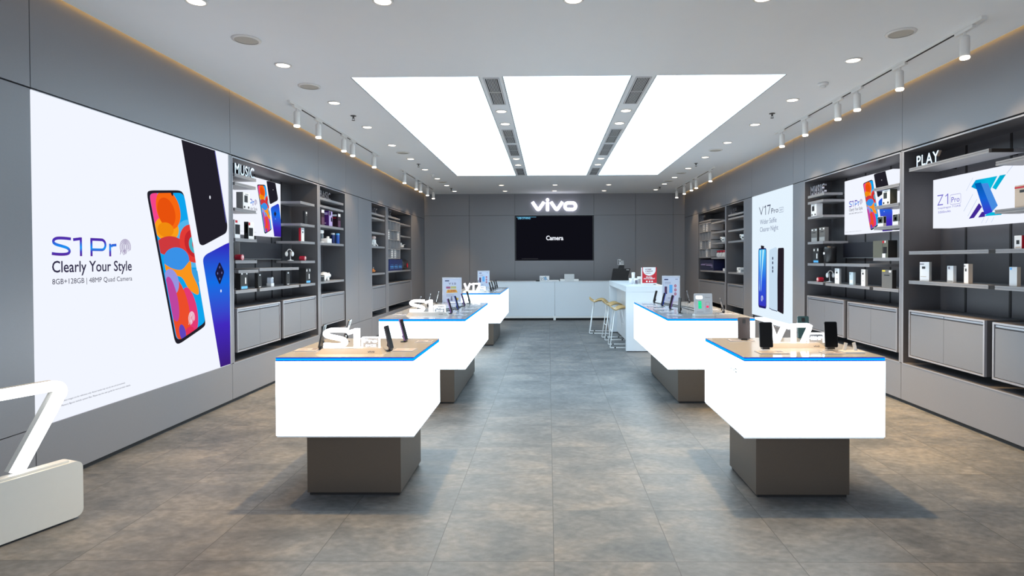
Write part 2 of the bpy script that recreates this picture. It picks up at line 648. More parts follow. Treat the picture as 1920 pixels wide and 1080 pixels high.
LY = [4.09, 5.43, 6.73, 7.96, 9.22, 10.47, 11.69, 13.0, 14.19, 15.38]
for i, y in enumerate(LY):
    downlight(-2.415, y, 'recessed round ceiling spot, %s from the front in the row along the left wall' % ORD[i], P_DOWN * (.40, .5, 1.1, 1.2, 1.1, 1, .8, .6, .4, .3)[i], WARM_SIDE, 'downlights along the left wall')
RY = [5.41, 6.74, 7.95, 9.16, 10.45, 11.71, 12.98, 14.1, 15.23]
for i, y in enumerate(RY):
    downlight(2.75, y, 'recessed round ceiling spot, %s from the front in the row along the right wall' % ORD[i], P_DOWN * (1.7, 1.4, 1, 1, 1, .8, .6, .4, .3)[i], WARM_SIDE, 'downlights along the right wall')
for i, x in enumerate((-1.133, 0.179, 1.477)):
    downlight(x, 4.11, 'recessed round ceiling spot at the picture top, %s of three from the left' % ORD[i], P_DOWN * (0.85, 0.12, 0.85)[i], WARM_SIDE, 'downlights before the glowing panels', 84)
for j, y in enumerate((14.19, 15.40)):
    for i, x in enumerate((-1.11, 0.17, 1.447)):
        downlight(x, y, 'recessed round ceiling spot %s, %s from the left' % ('behind the glowing panels' if j == 0 else 'close to the end wall', ORD[i]), P_STRIP, WARM, 'downlights before the end wall')
for i, y in enumerate((7.165, 7.82, 10.51, 11.19)):
    downlight(-0.557, y, 'small round spot in the left strip between glowing panels, %s from the front' % ORD[i], P_STRIP * 0.6, (1, 0.95, 0.88), 'spots in the left ceiling strip')
    downlight(0.937, y, 'small round spot in the right strip between glowing panels, %s from the front' % ORD[i], P_STRIP * 0.6, (1, 0.95, 0.88), 'spots in the right ceiling strip')

# ------------------------------------------------------------------ vents
def vent(x, y0, y1, label):
    t = thing('ceiling_vent', label, 'air vent', (x, (y0 + y1) / 2, ZC), 0, 'linear air vents in the ceiling strips')
    hx, hy = 0.062, (y1 - y0) / 2
    b = B()
    b.box(-hx, hx, -hy, hy, -0.003, 0.001)
    b.to('backing', M_VENTD, t)
    b = B()
    e = 0.018
    for q in ((-hx - e, -hx, -hy - e, hy + e), (hx, hx + e, -hy - e, hy + e), (-hx, hx, -hy - e, -hy), (-hx, hx, hy, hy + e)):
        b.box(q[0], q[1], q[2], q[3], -0.008, 0.0)
    b.to('frame', M_VENTF, t)
    b = B()
    n = 8
    for i in range(1, n):
        xx = -hx + 2 * hx * i / n
        b.box(xx - 0.0035, xx + 0.0035, -hy, hy, -0.008, -0.003)
    m_ = max(1, int(round((y1 - y0) / 0.45)))
    for i in range(1, m_):
        yy = -hy + 2 * hy * i / m_
        b.box(-hx, hx, yy - 0.008, yy + 0.008, -0.008, -0.003)
    b.to('slats', M_VENTF, t)


for x, lab in ((-0.556, 'left'), (0.943, 'right')):
    for i, (y0, y1) in enumerate(((5.87, 6.83), (8.19, 9.09), (9.23, 10.18), (11.61, 12.5))):
        vent(x, y0, y1, 'dark slotted air vent in the %s ceiling strip, %s from the front' % (lab, ORD[i]))

# ------------------------------------------------------------------ ceiling speakers, sprinklers, detectors
def speaker(x, y, label):
    t = thing('ceiling_speaker', label, 'speaker', (x, y, ZC), 0, 'round ceiling speakers')
    b = B()
    b.lathe([(0.088, -0.001), (0.112, -0.001), (0.110, -0.008), (0.09, -0.011)], n=28, capb=False, capt=False)
    b.to('rim', M_TRACKW, t, smooth=True)
    b = B()
    b.lathe([(0.089, -0.008), (0.089, -0.001)], n=28)
    b.to('grille', M_SPK, t)


SPK = [(-2.43, 4.80, 'round beige ceiling speaker nearest the front on the left'), (-2.44, 6.09, 'round beige ceiling speaker left, beside the first track light start'),
       (-2.40, 9.86, 'round ceiling speaker left, third from the front'), (-2.40, 13.56, 'round ceiling speaker left, farthest back near the end wall'),
       (2.80, 4.77, 'round beige ceiling speaker nearest the front on the right'), (2.744, 9.79, 'round ceiling speaker right, second from the front'),
       (2.743, 12.34, 'round ceiling speaker right, third from the front'), (2.735, 13.58, 'round ceiling speaker right, farthest back near the end wall')]
for q in SPK:
    speaker(*q)


def sprinkler(x, y, label):
    t = thing('fire_sprinkler', label, 'sprinkler', (x, y, ZC), 0, 'fire sprinklers')
    b = B()
    b.lathe([(0.036, -0.001), (0.036, -0.005), (0.020, -0.010)], n=18)
    b.to('escutcheon', M_SPRK, t)
    b = B()
    b.lathe([(0.010, -0.010), (0.012, -0.035)], n=10)
    b.lathe([(0.020, -0.060), (0.020, -0.056)], n=14)
    for sx in (-1, 1):
        b.tube([(sx * 0.010, 0, -0.03), (sx * 0.014, 0, -0.045), (sx * 0.004, 0, -0.057)], 0.0025, 6)
    b.to('sprinkler_head', M_SPRK, t)


for i, y in enumerate((7.343, 11.036, 14.77)):
    sprinkler(-2.40, y, 'small dark sprinkler head on the ceiling left, %s from the front' % ORD[i])
for i, y in enumerate((7.36, 11.12, 14.71)):
    sprinkler(2.755, y, 'small dark sprinkler head on the ceiling right, %s from the front' % ORD[i])
for x, y, lab in ((2.803, 6.115, 'white smoke detector on the ceiling on the right'), (-2.401, 12.378, 'white smoke detector on the ceiling at far left')):
    t = thing('smoke_detector', lab, 'smoke detector', (x, y, ZC))
    b = B()
    b.lathe([(0.052, -0.001), (0.055, -0.012), (0.05, -0.022), (0.034, -0.028)], n=24)
    b.to('body', M_WPLAST, t, smooth=True)
    b = B()
    b.lathe([(0.026, -0.028), (0.030, -0.042), (0.02, -0.050)], n=20)
    b.to('sensor_cap', M_WPLAST, t, smooth=True)

# ------------------------------------------------------------------ track lights
def track(x, y0, y1, heads, lab, wall, inward):
    t = thing('track_light', lab, 'track light', (x, (y0 + y1) / 2, ZC), 0, 'ceiling light tracks')
    h = (y1 - y0) / 2
    b = B()
    b.box(-0.017, 0.017, -h, h, -0.022, 0.0)
    b.to('rail', M_TRACKW, t)
    b = B()
    b.box(-0.010, 0.010, -h + 0.12, h - 0.12, -0.0235, -0.022)
    b.to('rail_slot', M_GAP, t)
    for yw in heads:
        y = yw - (y0 + y1) / 2
        b = B()
        b.box(-0.016, 0.016, y - 0.10, y + 0.10, -0.047, -0.0225, bev=0.003)
        ad = b.to('adapter', M_TRACKW, t)
        b = B()
        b.cyl((0, y, -0.075), 0.011, 0.03, n=10)
        b.lathe([(0.030, -0.235), (0.034, -0.228), (0.034, -0.085), (0.028, -0.075)], c=(0, y, 0), n=20)
        hd = b.to('spot_head', M_TRACKW, t, smooth=True)
        b = B()
        b.lathe([(0.030, -0.252), (0.034, -0.246), (0.034, -0.236)], c=(0, y, 0), n=20)
        b.to('lens', EM_LAMP, hd)
        spot(hd, (0, y, -0.258), P_TRACK, 80, WARM, 0.6, aim=(inward * -0.38, 0, -1), radius=0.03)


track(-2.88, 6.60, 10.13, [6.82, 7.46, 8.39, 8.77, 9.85], 'white ceiling track with spots above the left shelves, nearer one', 'L', 1)
track(-2.87, 11.60, 15.05, [11.89, 12.94, 13.40, 14.16, 14.88], 'white ceiling track with spots above the left shelves, far one', 'L', 1)
track(3.22, 4.45, 8.48, [4.65, 5.50, 6.25, 6.66, 7.50, 8.24], 'white ceiling track with spots above the right shelves, nearer one', 'R', -1)
track(3.22, 11.58, 15.05, [11.85, 12.97, 13.41, 14.11, 14.94], 'white ceiling track with spots above the right shelves, far one', 'R', -1)


# ================================================================== wall posters
def logo(b, x0, z0, W, y, depth=0.0):
    """Four rounded lower-case letters, W wide."""
    k = W / 1360.0

    def q(px, py):
        return (x0 + (px - 265) * k, z0 + (572 - py) * k)
    sw = 92 * k
    for off in (0, 548):
        b.ribbon([q(300 + off, 300), q(430 + off, 490), q(452 + off, 515), q(472 + off, 522), q(492 + off, 515), q(514 + off, 490), q(645 + off, 300)], sw, y, depth)
    b.poly(rrect(q(704, 0)[0], q(0, 572)[1], q(796, 0)[0], q(0, 302)[1], 22 * k, 4), y, depth)
    b.poly(ell(q(750, 0)[0], q(0, 240)[1], 49 * k, 49 * k, 20), y, depth)
    pts = rrect(q(1264, 0)[0], q(0, 525)[1], q(1580, 0)[0], q(0, 333)[1], 94 * k, 6)
    b.ribbon(pts, sw, y, depth, closed=True)
    return b


def smooth_pts(P, n=5, closed=False):
    out = []
    N = len(P)
    for i in range(N - 1):
        p0, p1, p2, p3 = P[max(0, i - 1)], P[i], P[i + 1], P[min(N - 1, i + 2)]
        for k_ in range(n):
            t = k_ / n
            out.append(tuple(0.5 * ((2 * p1[a]) + (-p0[a] + p2[a]) * t + (2 * p0[a] - 5 * p1[a] + 4 * p2[a] - p3[a]) * t * t + (-p0[a] + 3 * p1[a] - 3 * p2[a] + p3[a]) * t ** 3) for a in (0, 1)))
    out.append(P[-1])
    return out


S_PTS = smooth_pts([(755, 262), (600, 252), (430, 250), (310, 262), (235, 300), (212, 352), (240, 402), (330, 440), (460, 470), (600, 506), (682, 552), (706, 607), (680, 660), (600, 690), (460, 700), (300, 695), (160, 680)])


def glyph_S(b, x0, z0, k, sw, y, depth):
    b.ribbon([(x0 + (px - 150) * k, z0 + (760 - py) * k) for px, py in S_PTS], sw, y, depth)


def art_split(frame_w, frame_h):
    def X(u):
        return u * frame_w

    def Z(v):
        return v * frame_h
    return X, Z


GRAD = emit('blue_violet_print', (0, 0, 0), 0.84, ramp=[(0.0, s2l(92, 40, 150)), (0.25, s2l(70, 60, 190)), (0.45, s2l(20, 150, 245)), (0.62, s2l(40, 110, 225)), (0.8, s2l(75, 50, 185)), (1.0, s2l(80, 40, 160))], axis='Z', lo=0, hi=1)


def clip_top(pts, zmax):
    """Cut an outline at a horizontal line (Sutherland-Hodgman)."""
    out = []
    for i, p in enumerate(pts):
        q = pts[(i + 1) % len(pts)]
        ip, iq = p[1] <= zmax, q[1] <= zmax
        if ip:
            out.append(p)
        if ip != iq:
            t = (zmax - p[1]) / (q[1] - p[1])
            out.append((p[0] + (q[0] - p[0]) * t, zmax))
    return out


def clip(pts, x0=None, x1=None, z0=None, z1=None):
    def half(P, ax, lim, keep_less):
        out = []
        for i, p in enumerate(P):
            q = P[(i + 1) % len(P)]
            ip = p[ax] <= lim if keep_less else p[ax] >= lim
            iq = q[ax] <= lim if keep_less else q[ax] >= lim
            if ip:
                out.append(p)
            if ip != iq:
                t = (lim - p[ax]) / (q[ax] - p[ax])
                out.append(tuple(p[a] + (q[a] - p[a]) * t for a in (0, 1)))
        return out
    if x1 is not None:
        pts = half(pts, 0, x1, True)
    if x0 is not None:
        pts = half(pts, 0, x0, False)
    if z1 is not None:
        pts = half(pts, 1, z1, True)
    if z0 is not None:
        pts = half(pts, 1, z0, False)
    return pts


def clip_to(pts, conv):
    """Cut an outline to a convex counter-clockwise outline."""
    out = pts
    n = len(conv)
    for i in range(n):
        a, c = conv[i], conv[(i + 1) % n]
        src, out = out, []
        if not src:
            return []

        def inside(p):
            return (c[0] - a[0]) * (p[1] - a[1]) - (c[1] - a[1]) * (p[0] - a[0]) >= 0
        for j, p in enumerate(src):
            q = src[(j + 1) % len(src)]
            ip, iq = inside(p), inside(q)
            if ip:
                out.append(p)
            if ip != iq:
                d1 = (c[0] - a[0]) * (p[1] - a[1]) - (c[1] - a[1]) * (p[0] - a[0])
                d2_ = (c[0] - a[0]) * (q[1] - a[1]) - (c[1] - a[1]) * (q[0] - a[0])
                t = d1 / (d1 - d2_)
                out.append((p[0] + (q[0] - p[0]) * t, p[1] + (q[1] - p[1]) * t))
    return out


def rounded(pts, r, n=4):
    """Round the corners of an outline."""
    out = []
    N = len(pts)
    for i in range(N):
        p = Vector(pts[i])
        a = Vector(pts[i - 1])
        c = Vector(pts[(i + 1) % N])
        ra = min(r, (a - p).length * 0.45)
        rc = min(r, (c - p).length * 0.45)
        s_, e_ = p + (a - p).normalized() * ra, p + (c - p).normalized() * rc
        for k_ in range(n + 1):
            t = k_ / n
            out.append(tuple(s_ * (1 - t) ** 2 + p * 2 * t * (1 - t) + e_ * t * t))
    return out


def ccw(pts):
    A = sum(pts[i][0] * pts[(i + 1) % len(pts)][1] - pts[(i + 1) % len(pts)][0] * pts[i][1] for i in range(len(pts)))
    return pts if A > 0 else list(reversed(pts))


def fingerprint(b, cx, cz, rx, rz, wd, y):
    for i, k_ in enumerate((1.0, 0.78, 0.57, 0.36, 0.15)):
        a0, a1 = (-25, 205) if i % 2 == 0 else (-40, 190)
        p = arc(cx, cz, rx * k_, a0, a1, 14, rz * (0.35 + 0.65 * k_) * 0.9)
        sx, sz = p[-1]
        p += [(sx + rx * 0.06, sz - rz * 0.25), (sx - rx * 0.08, sz - rz * 0.5)]
        b.ribbon(p, wd, y)
    for i in range(3):
        xx = cx + rx * (-0.1 + 0.22 * i)
        b.ribbon([(xx, cz - rz * 0.15), (xx - rx * 0.1, cz - rz * 0.55), (xx - rx * 0.3, cz - rz * (0.95 - 0.06 * i))], wd, y)


def phone_poster(t, W, H, Y0, kx=1.0, small=False):
    """Printed picture of three phones and lettering on a lit box face W x H (face at y=Y0)."""
    def P(L, m=1.0):
        return [(u * W, v * H) for u, v in L]
    d = 0.0012
    if not small:
        scr_out = [(0.461, 0.752), (0.475, 0.764), (0.654, 0.787), (0.676, 0.772), (0.81, 0.218), (0.800, 0.203), (0.631, 0.151), (0.608, 0.163)]
        black = [(0.654, 1.03), (0.886, 1.03), (0.985, 0.658), (0.975, 0.626), (0.796, 0.561), (0.772, 0.568)]
        blue = [(0.793, 0.502), (0.814, 0.522), (0.976, 0.577), (1.01, 0.583), (1.03, -0.03), (0.923, -0.03)]
        tx = 0.0
    else:
        scr_out = [(0.421, 0.862), (0.435, 0.885), (0.600, 0.912), (0.625, 0.885), (0.755, 0.146), (0.745, 0.115), (0.600, 0.035), (0.578, 0.055)]
        black = [(0.641, 0.99), (0.86, 1.02), (0.93, 0.72), (0.915, 0.68), (0.735, 0.585), (0.715, 0.60)]
        blue = [(0.735, 0.50), (0.755, 0.535), (0.93, 0.625), (0.955, 0.60), (1.05, -0.03), (0.825, -0.03)]
    inside = [(0.001, 0.002), (0.999, 0.002), (0.999, 0.998), (0.001, 0.998)]
    # phones: dark body, lit screen
    c = ccw(scr_out)
    ctr = (sum(p[0] for p in c) / len(c), sum(p[1] for p in c) / len(c))
    scr = [(ctr[0] + (p[0] - ctr[0]) * 0.945 + 0.004, ctr[1] + (p[1] - ctr[1]) * 0.955 + 0.004) for p in c]
    b = B()
    b.poly(P(rounded(c, .03)), Y0 - d)
    bl = ccw(clip_to(rounded(black, 0.02), inside))
    b.poly(P(bl), Y0 - d)
    b.to('printed_phone_dark', emit('poster_black', s2l(34, 32, 42), 0.84), t)
    scr = ccw(rounded(scr, .02))
    b = B()
    b.poly(P(scr), Y0 - 2 * d)
    b.to('printed_screen', emit('poster_sky_blue', s2l(14, 165, 238), 0.84), t)
    # abstract colour blobs on the screen, all cut to its outline
    layer = [0]

    def sc2(u, v):  # u across, v down the sheared screen
        A, Bq = Vector((0.474, 0.755)), Vector((0.664, 0.775))
        Cq = Vector((0.632, 0.178))
        if small:
            A, Bq, Cq = Vector((0.437, 0.865)), Vector((0.612, 0.897)), Vector((0.597, 0.068))
        r_ = A + (Bq - A) * u + (Cq - A) * v
        return (r_.x, r_.y)

    def blob(pts, name, col, lay):
        layer[0] += 1
        poly_ = clip_to(ccw([sc2(*p) for p in pts]), scr)
        if len(poly_) >= 3:
            bb = B()
            bb.poly(P(poly_), Y0 - (2 + 0.35 * layer[0]) * d)
            bb.to('printed_shape', em255(name, *col), t)
    for pts_, nm_, col_ in ((ell(1.0, 0.36, 0.56, 0.175), 'p_lightblue', (84, 182, 236)), (ell(0.05, 0.10, 0.25, 0.13), 'p_pink', (244, 70, 140)),
                            (ell(0.30, 0.24, 0.36, 0.085), 'p_amber', (252, 160, 25)), (ell(0.46, 0.11, 0.36, 0.135), 'p_orange', (248, 104, 18)),
                            (ell(0.38, 0.13, 0.26, 0.10), 'p_deep_orange', (232, 82, 14)), (ell(0.25, 0.245, 0.24, 0.05), 'p_amber2', (240, 140, 16)),
                            (ell(0.28, 0.355, 0.42, 0.065), 'p_red', (206, 58, 62)), (ell(1.03, 0.36, 0.44, 0.14), 'p_coral', (226, 60, 54)),
                            (ell(1.05, 0.36, 0.30, 0.10), 'p_rose', (196, 40, 46)), (ell(1.08, 0.37, 0.20, 0.065), 'p_aqua', (70, 180, 200)), (ell(1.10, 0.37, 0.11, 0.04), 'p_crimson', (200, 30, 40)),
                            (ell(0.40, 0.455, 0.40, 0.085), 'p_azure', (58, 146, 232)), (ell(0.80, 0.60, 0.26, 0.06), 'p_azure2', (60, 160, 226)),
                            (smooth_pts([(0.0, 0.47), (0.20, 0.51), (0.50, 0.53), (0.82, 0.48), (0.80, 0.57), (0.92, 0.68), (0.86, 0.735), (0.60, 0.68), (0.42, 0.58), (0.0, 0.56)], 4), 'p_gold', (250, 150, 30)),
                            (ell(0.50, 0.83, 0.24, 0.17), 'p_magenta', (228, 58, 118)), (ell(0.06, 0.80, 0.42, 0.25), 'p_vermilion', (236, 78, 44)),
                            (ell(0.10, 0.60, 0.22, 0.09), 'p_lilac', (150, 150, 225)), (ell(0.02, 0.72, 0.16, 0.16), 'p_mauve', (190, 70, 160)),
                            (ell(0.12, 0.97, 0.10, 0.06), 'p_violet', (96, 70, 190)), (ell(0.36, 0.975, 0.14, 0.03), 'p_red2', (226, 50, 90))):
        blob(pts_, nm_, col_, 0)
    b = B(); b.poly(P([sc2(.60, -.004), sc2(.68, -.004), sc2(.66, .016), sc2(.64, .020), sc2(.62, .016)]), Y0 - 9 * d); b.to('printed_notch', emit('poster_black', s2l(34, 32, 42), 1.0), t)
    if not small:
        b = B()
        px, pz = 0.708 * W, 0.252 * H
        fingerprint(b, px, pz, 0.020 * W, 0.030 * H, 0.0045, Y0 - 9 * d)
        b.to('fingerprint_mark', EM_PWHITE, t)
    # blue phone back
    ramp_m = emit('poster_blue_small' if small else 'poster_blue_back', (0, 0, 0), 0.84, ramp=[(0.0, s2l(60, 30, 120)), (0.35, s2l(66, 42, 190)), (0.7, s2l(20, 110, 230)), (1.0, s2l(50, 40, 190))], axis='Z', lo=-0.06 if small else 0.0, hi=0.46 if small else 1.25)
    b = B()
    bc = ccw(clip_to(ccw(rounded(blue, 0.02)), inside))
    b.poly(P(bc), Y0 - 2 * d)
    b.to('printed_phone_blue', ramp_m, t)
    cam_c = (0.916, 0.437) if not small else (0.845, 0.42)
    b = B()
    q = [(cam_c[0] - 0.036, cam_c[1]), (cam_c[0], cam_c[1] - 0.055), (cam_c[0] + 0.038, cam_c[1] + 0.005), (cam_c[0], cam_c[1] + 0.055)]
    b.poly(P(rounded(q, 0.012)), Y0 - 3 * d)
    b.to('printed_camera', emit('poster_dark', s2l(28, 26, 60), 0.84), t)
    b = B()
    for du, dv_ in ((0, .028), (-.016, 0), (.016, .002), (0, -.026)):
        b.poly(P(ell(cam_c[0] + du, cam_c[1] + dv_, .0045, .006, 10)), Y0 - 4 * d)
    b.to('printed_lens', emit('poster_lens', s2l(90, 96, 150), 1.0), t)
    b = B()
    fx, fz = (0.925, 0.355) if not small else (0.85, 0.33)
    b.poly(P(ell(fx, fz, 0.005, 0.007, 10)), Y0 - 3 * d)
    fx, fz = (0.85, 0.78) if not small else (0.80, 0.86)
    b.poly(P(ell(fx, fz, 0.005, 0.008, 10)), Y0 - 3 * d)
    b.to('printed_flash', EM_PWHITE, t)
    # edge highlight on the black phone
    b = B()
    if not small:
        b.ribbon(P([(0.890, 0.995), (0.932, 0.84), (0.972, 0.675)]), 0.006, Y0 - 3 * d)
        b.to('printed_highlight', em255('p_periwinkle', 120, 120, 230), t)
    # lettering: gradient wordmark, two lines of text
    if not small:
        zz0, zz1 = 0.511 * H, 0.572 * H
        Xs = lambda u: u * W
    else:
        zz0, zz1 = 0.50 * H, 0.61 * H
        Xs = lambda u: (0.112 + (u - 0.059) * 0.92) * W
    hh = zz1 - zz0
    b = B()
    sw = hh * 0.15
    sx0, sx1 = Xs(0.061), Xs(0.125)
    pts = [(sx0 + (px - 180) / (738 - 180) * (sx1 - sx0), hh * (1 - (py - 205) / (745 - 205))) for px, py in S_PTS]
    b.ribbon(pts, sw, Y0 - 2 * d)
    x1a, x1b = Xs(0.135), Xs(0.168)
    b.ribbon([(x1a, hh * 0.86), (x1b - sw * 0.5, hh * 0.93), ], sw, Y0 - 2 * d)
    b.ribbon([(x1b - sw * 0.5, hh * 1.0), (x1b - sw * 0.5, 0)], sw, Y0 - 2.5 * d)
    xp, xq = Xs(0.201), Xs(0.264)
    b.ribbon([(xp + sw / 2, 0), (xp + sw / 2, hh * 0.93)], sw, Y0 - 2 * d)
    b.ribbon([(xp, hh * 0.92), (xq - hh * 0.3, hh * 0.92)] + arc(xq - hh * 0.3, hh * 0.64, hh * 0.28, 80, -80, 10) + [(xq - hh * 0.3, hh * 0.36), (xp, hh * 0.36)], sw, Y0 - 2.5 * d)
    xr, xr2 = Xs(0.279), Xs(0.311)
    b.ribbon([(xr + sw / 2, 0), (xr + sw / 2, hh * 0.72)], sw, Y0 - 2 * d)
    b.ribbon([(xr + sw, hh * 0.55), (xr + sw * 1.6, hh * 0.63), (xr2, hh * 0.66)], sw, Y0 - 2.5 * d)
    sM = Matrix.Diagonal((1, 1, 1 / hh, 1))
    b.xf(sM)
    o = b.to('wordmark', GRAD, t)
    o.location = (0, 0, zz0)
    o.scale = (1, 1, hh)
    b = B()
    fpx, fpz = Xs(0.352), (zz0 + zz1) / 2
    fingerprint(b, fpx, fpz + hh * 0.06, hh * 0.44, hh * 0.5, hh * 0.035, Y0 - 2 * d)
    b.to('fingerprint_mark', em255('p_greyviolet', 120, 90, 150), t)
    ink = emit('poster_ink', s2l(48, 44, 72), 0.84)
    if not small:
        B().text('Clearly Your Style', 0.059 * W, 0.448 * H, 0.322 * W, 0.048 * H, Y0 - 2 * d, bold=0.012).to('text_line', ink, t)
        B().text('8GB+128GB | 48MP Quad Camera', 0.059 * W, 0.418 * H, 0.323 * W, 0.022 * H, Y0 - 2 * d).to('text_line', ink, t)
        B().text('Product images are for reference only. Actual results may vary by use and environment.', 0.083 * W, 0.054 * H, 0.26 * W, 0.007 * H, Y0 - 2 * d).to('text_line', ink, t)
        B().text('Memory figures include system files. Please see the user guide for more product details.', 0.083 * W, 0.040 * H, 0.285 * W, 0.007 * H, Y0 - 2 * d).to('text_line', ink, t)
    else:
        B().text('Clearly Your Style', 0.113 * W, 0.405 * H, 0.30 * W, 0.075 * H, Y0 - 2 * d).to('text_line', ink, t)
        B().text('8GB+128GB | 48MP Quad Camera', 0.113 * W, 0.36 * H, 0.30 * W, 0.03 * H, Y0 - 2 * d).to('text_line', ink, t)
        B().text('Product images are for reference only', 0.03 * W, 0.04 * H, 0.36 * W, 0.012 * H, Y0 - 2 * d).to('text_line', ink, t)


# large lit poster on the left wall
t = thing('lightbox_poster', 'huge backlit white poster with three phones on the left wall', 'poster', (XL, 3.834, 0.414), PI / 2)
PW, PH = 2.384, 2.203
b = B(); b.box(0, PW, 0.0, 0.04, 0, PH); b.to('lit_face', EM_PWHITE, t)
phone_poster(t, PW, PH, 0.0)
b = B()
b.box(PW - 0.010, PW + 0.002, -0.004, 0.02, 0, PH); b.box(0, PW, 0.001, 0.02, PH, PH + 0.006)
b.to('frame', M_FRAME, t)

# tall lit poster on the right wall
t = thing('lightbox_poster', 'tall backlit pale poster with blue and white phones on the right wall', 'poster', (XR, 10.797, 0.511), -PI / 2)
W_, H_ = 1.784, 2.112
b = B(); b.box(0, W_, 0.0, 0.04, 0, H_); b.to('lit_face', EM_PCOOL, t)
ink = emit('poster_ink2', s2l(58, 62, 92), 0.84)
b = B()
k_ = W_ * 0.275
b.ribbon([(0.207 * W_, 0.897 * H_), (0.262 * W_, 0.835 * H_), (0.315 * W_, 0.897 * H_)], 0.020, -0.0015)
b.ribbon([(0.345 * W_, 0.885 * H_), (0.38 * W_, 0.896 * H_)], 0.02, -0.0015)
b.ribbon([(0.376 * W_, 0.900 * H_), (0.376 * W_, 0.824 * H_)], 0.022, -0.0018)
b.ribbon([(0.415 * W_, 0.893 * H_), (0.495 * W_, 0.893 * H_), (0.445 * W_, 0.824 * H_)], 0.020, -0.0015)
b.text('Pro', 0.52 * W_, 0.824 * H_, 0.165 * W_, 0.040 * H_, -0.0015)
b.to('wordmark', ink, t)
b = B()
ink3 = emit('poster_ink3', s2l(120, 130, 160), 0.84)
b.ribbon(rrect(0.705 * W_, 0.820 * H_, 0.805 * W_, 0.855 * H_, 0.012), 0.006, -0.0015, closed=True)
b.text('48MP', 0.722 * W_, 0.830 * H_, 0.066 * W_, 0.014 * H_, -0.0015)
b.to('badge', ink3, t)
B().text('Wider Selfie', 0.226 * W_, 0.752 * H_, 0.42 * W_, 0.040 * H_, -0.0015).to('text_line', ink3, t)
B().text('Clearer Night', 0.226 * W_, 0.680 * H_, 0.46 * W_, 0.050 * H_, -0.0015).to('text_line', ink3, t)
b = B(); b.poly([(u * W_, v * H_) for u, v in rrect(0.184, 0.07, 0.40, 0.558, 0.03)], -0.001)
b.to('printed_phone_blue', emit('poster_blue2', s2l(40, 36, 110), 0.84), t)
rampb = emit('poster_blue_wave', (0, 0, 0), 0.84, ramp=[(0.0, s2l(58, 52, 190)), (0.45, s2l(40, 90, 225)), (0.75, s2l(60, 160, 240)), (1.0, s2l(70, 190, 245))], axis='Z', lo=0.15, hi=1.18)
b = B(); b.poly([(u * W_, v * H_) for u, v in rrect(0.194, 0.088, 0.388, 0.548, 0.022)], -0.0022); b.to('printed_screen', rampb, t)
b = B()
b.poly([(u * W_, v * H_) for u, v in [(0.225, 0.54), (0.262, 0.545), (0.238, 0.33), (0.225, 0.20), (0.215, 0.22), (0.235, 0.36)]], -0.0032)
b.poly([(u * W_, v * H_) for u, v in [(0.30, 0.545), (0.345, 0.545), (0.29, 0.36), (0.262, 0.20), (0.258, 0.22), (0.275, 0.38)]], -0.0032)
b.to('printed_shape', em255('p_icewave', 185, 235, 250), t)
b = B(); fingerprint(b, 0.29 * W_, 0.148 * H_, 0.03 * W_, 0.026 * H_, 0.004, -0.0032); b.to('fingerprint_mark', EM_PCOOL, t)
b = B(); b.poly([(u * W_, v * H_) for u, v in [(0.255, 0.555), (0.335, 0.552), (0.338, 0.575), (0.253, 0.582)]], -0.0012)
b.poly([(u * W_, v * H_) for u, v in rounded([(0.66, 0.075), (0.812, 0.058), (0.818, 0.553), (0.68, 0.553)], 0.02)], -0.0012)
b.to('printed_phone_dark', emit('poster_black2', s2l(36, 30, 40), 0.84), t)
b = B(); b.poly([(u * W_, v * H_) for u, v in rounded([(0.472, 0.077), (0.675, 0.072), (0.668, 0.545), (0.64, 0.562), (0.472, 0.541)], 0.02)], -0.0022)
b.to('printed_phone_white', em255('p_icewhite', 200, 222, 242), t)
b = B()
b.ribbon([(u * W_, v * H_) for u, v in [(0.475, 0.083), (0.55, 0.074), (0.67, 0.072)]], 0.012, -0.0032)
for v in (0.475, 0.440, 0.402, 0.375):
    b.poly([(u * W_, vv * H_) for u, vv in rrect(0.548, v - 0.011, 0.572, v + 0.011, 0.006)], -0.0032)
b.to('printed_camera', emit('poster_dark2', s2l(40, 44, 80), 0.84), t)


# ================================================================== shelving bays
DEP = 0.38


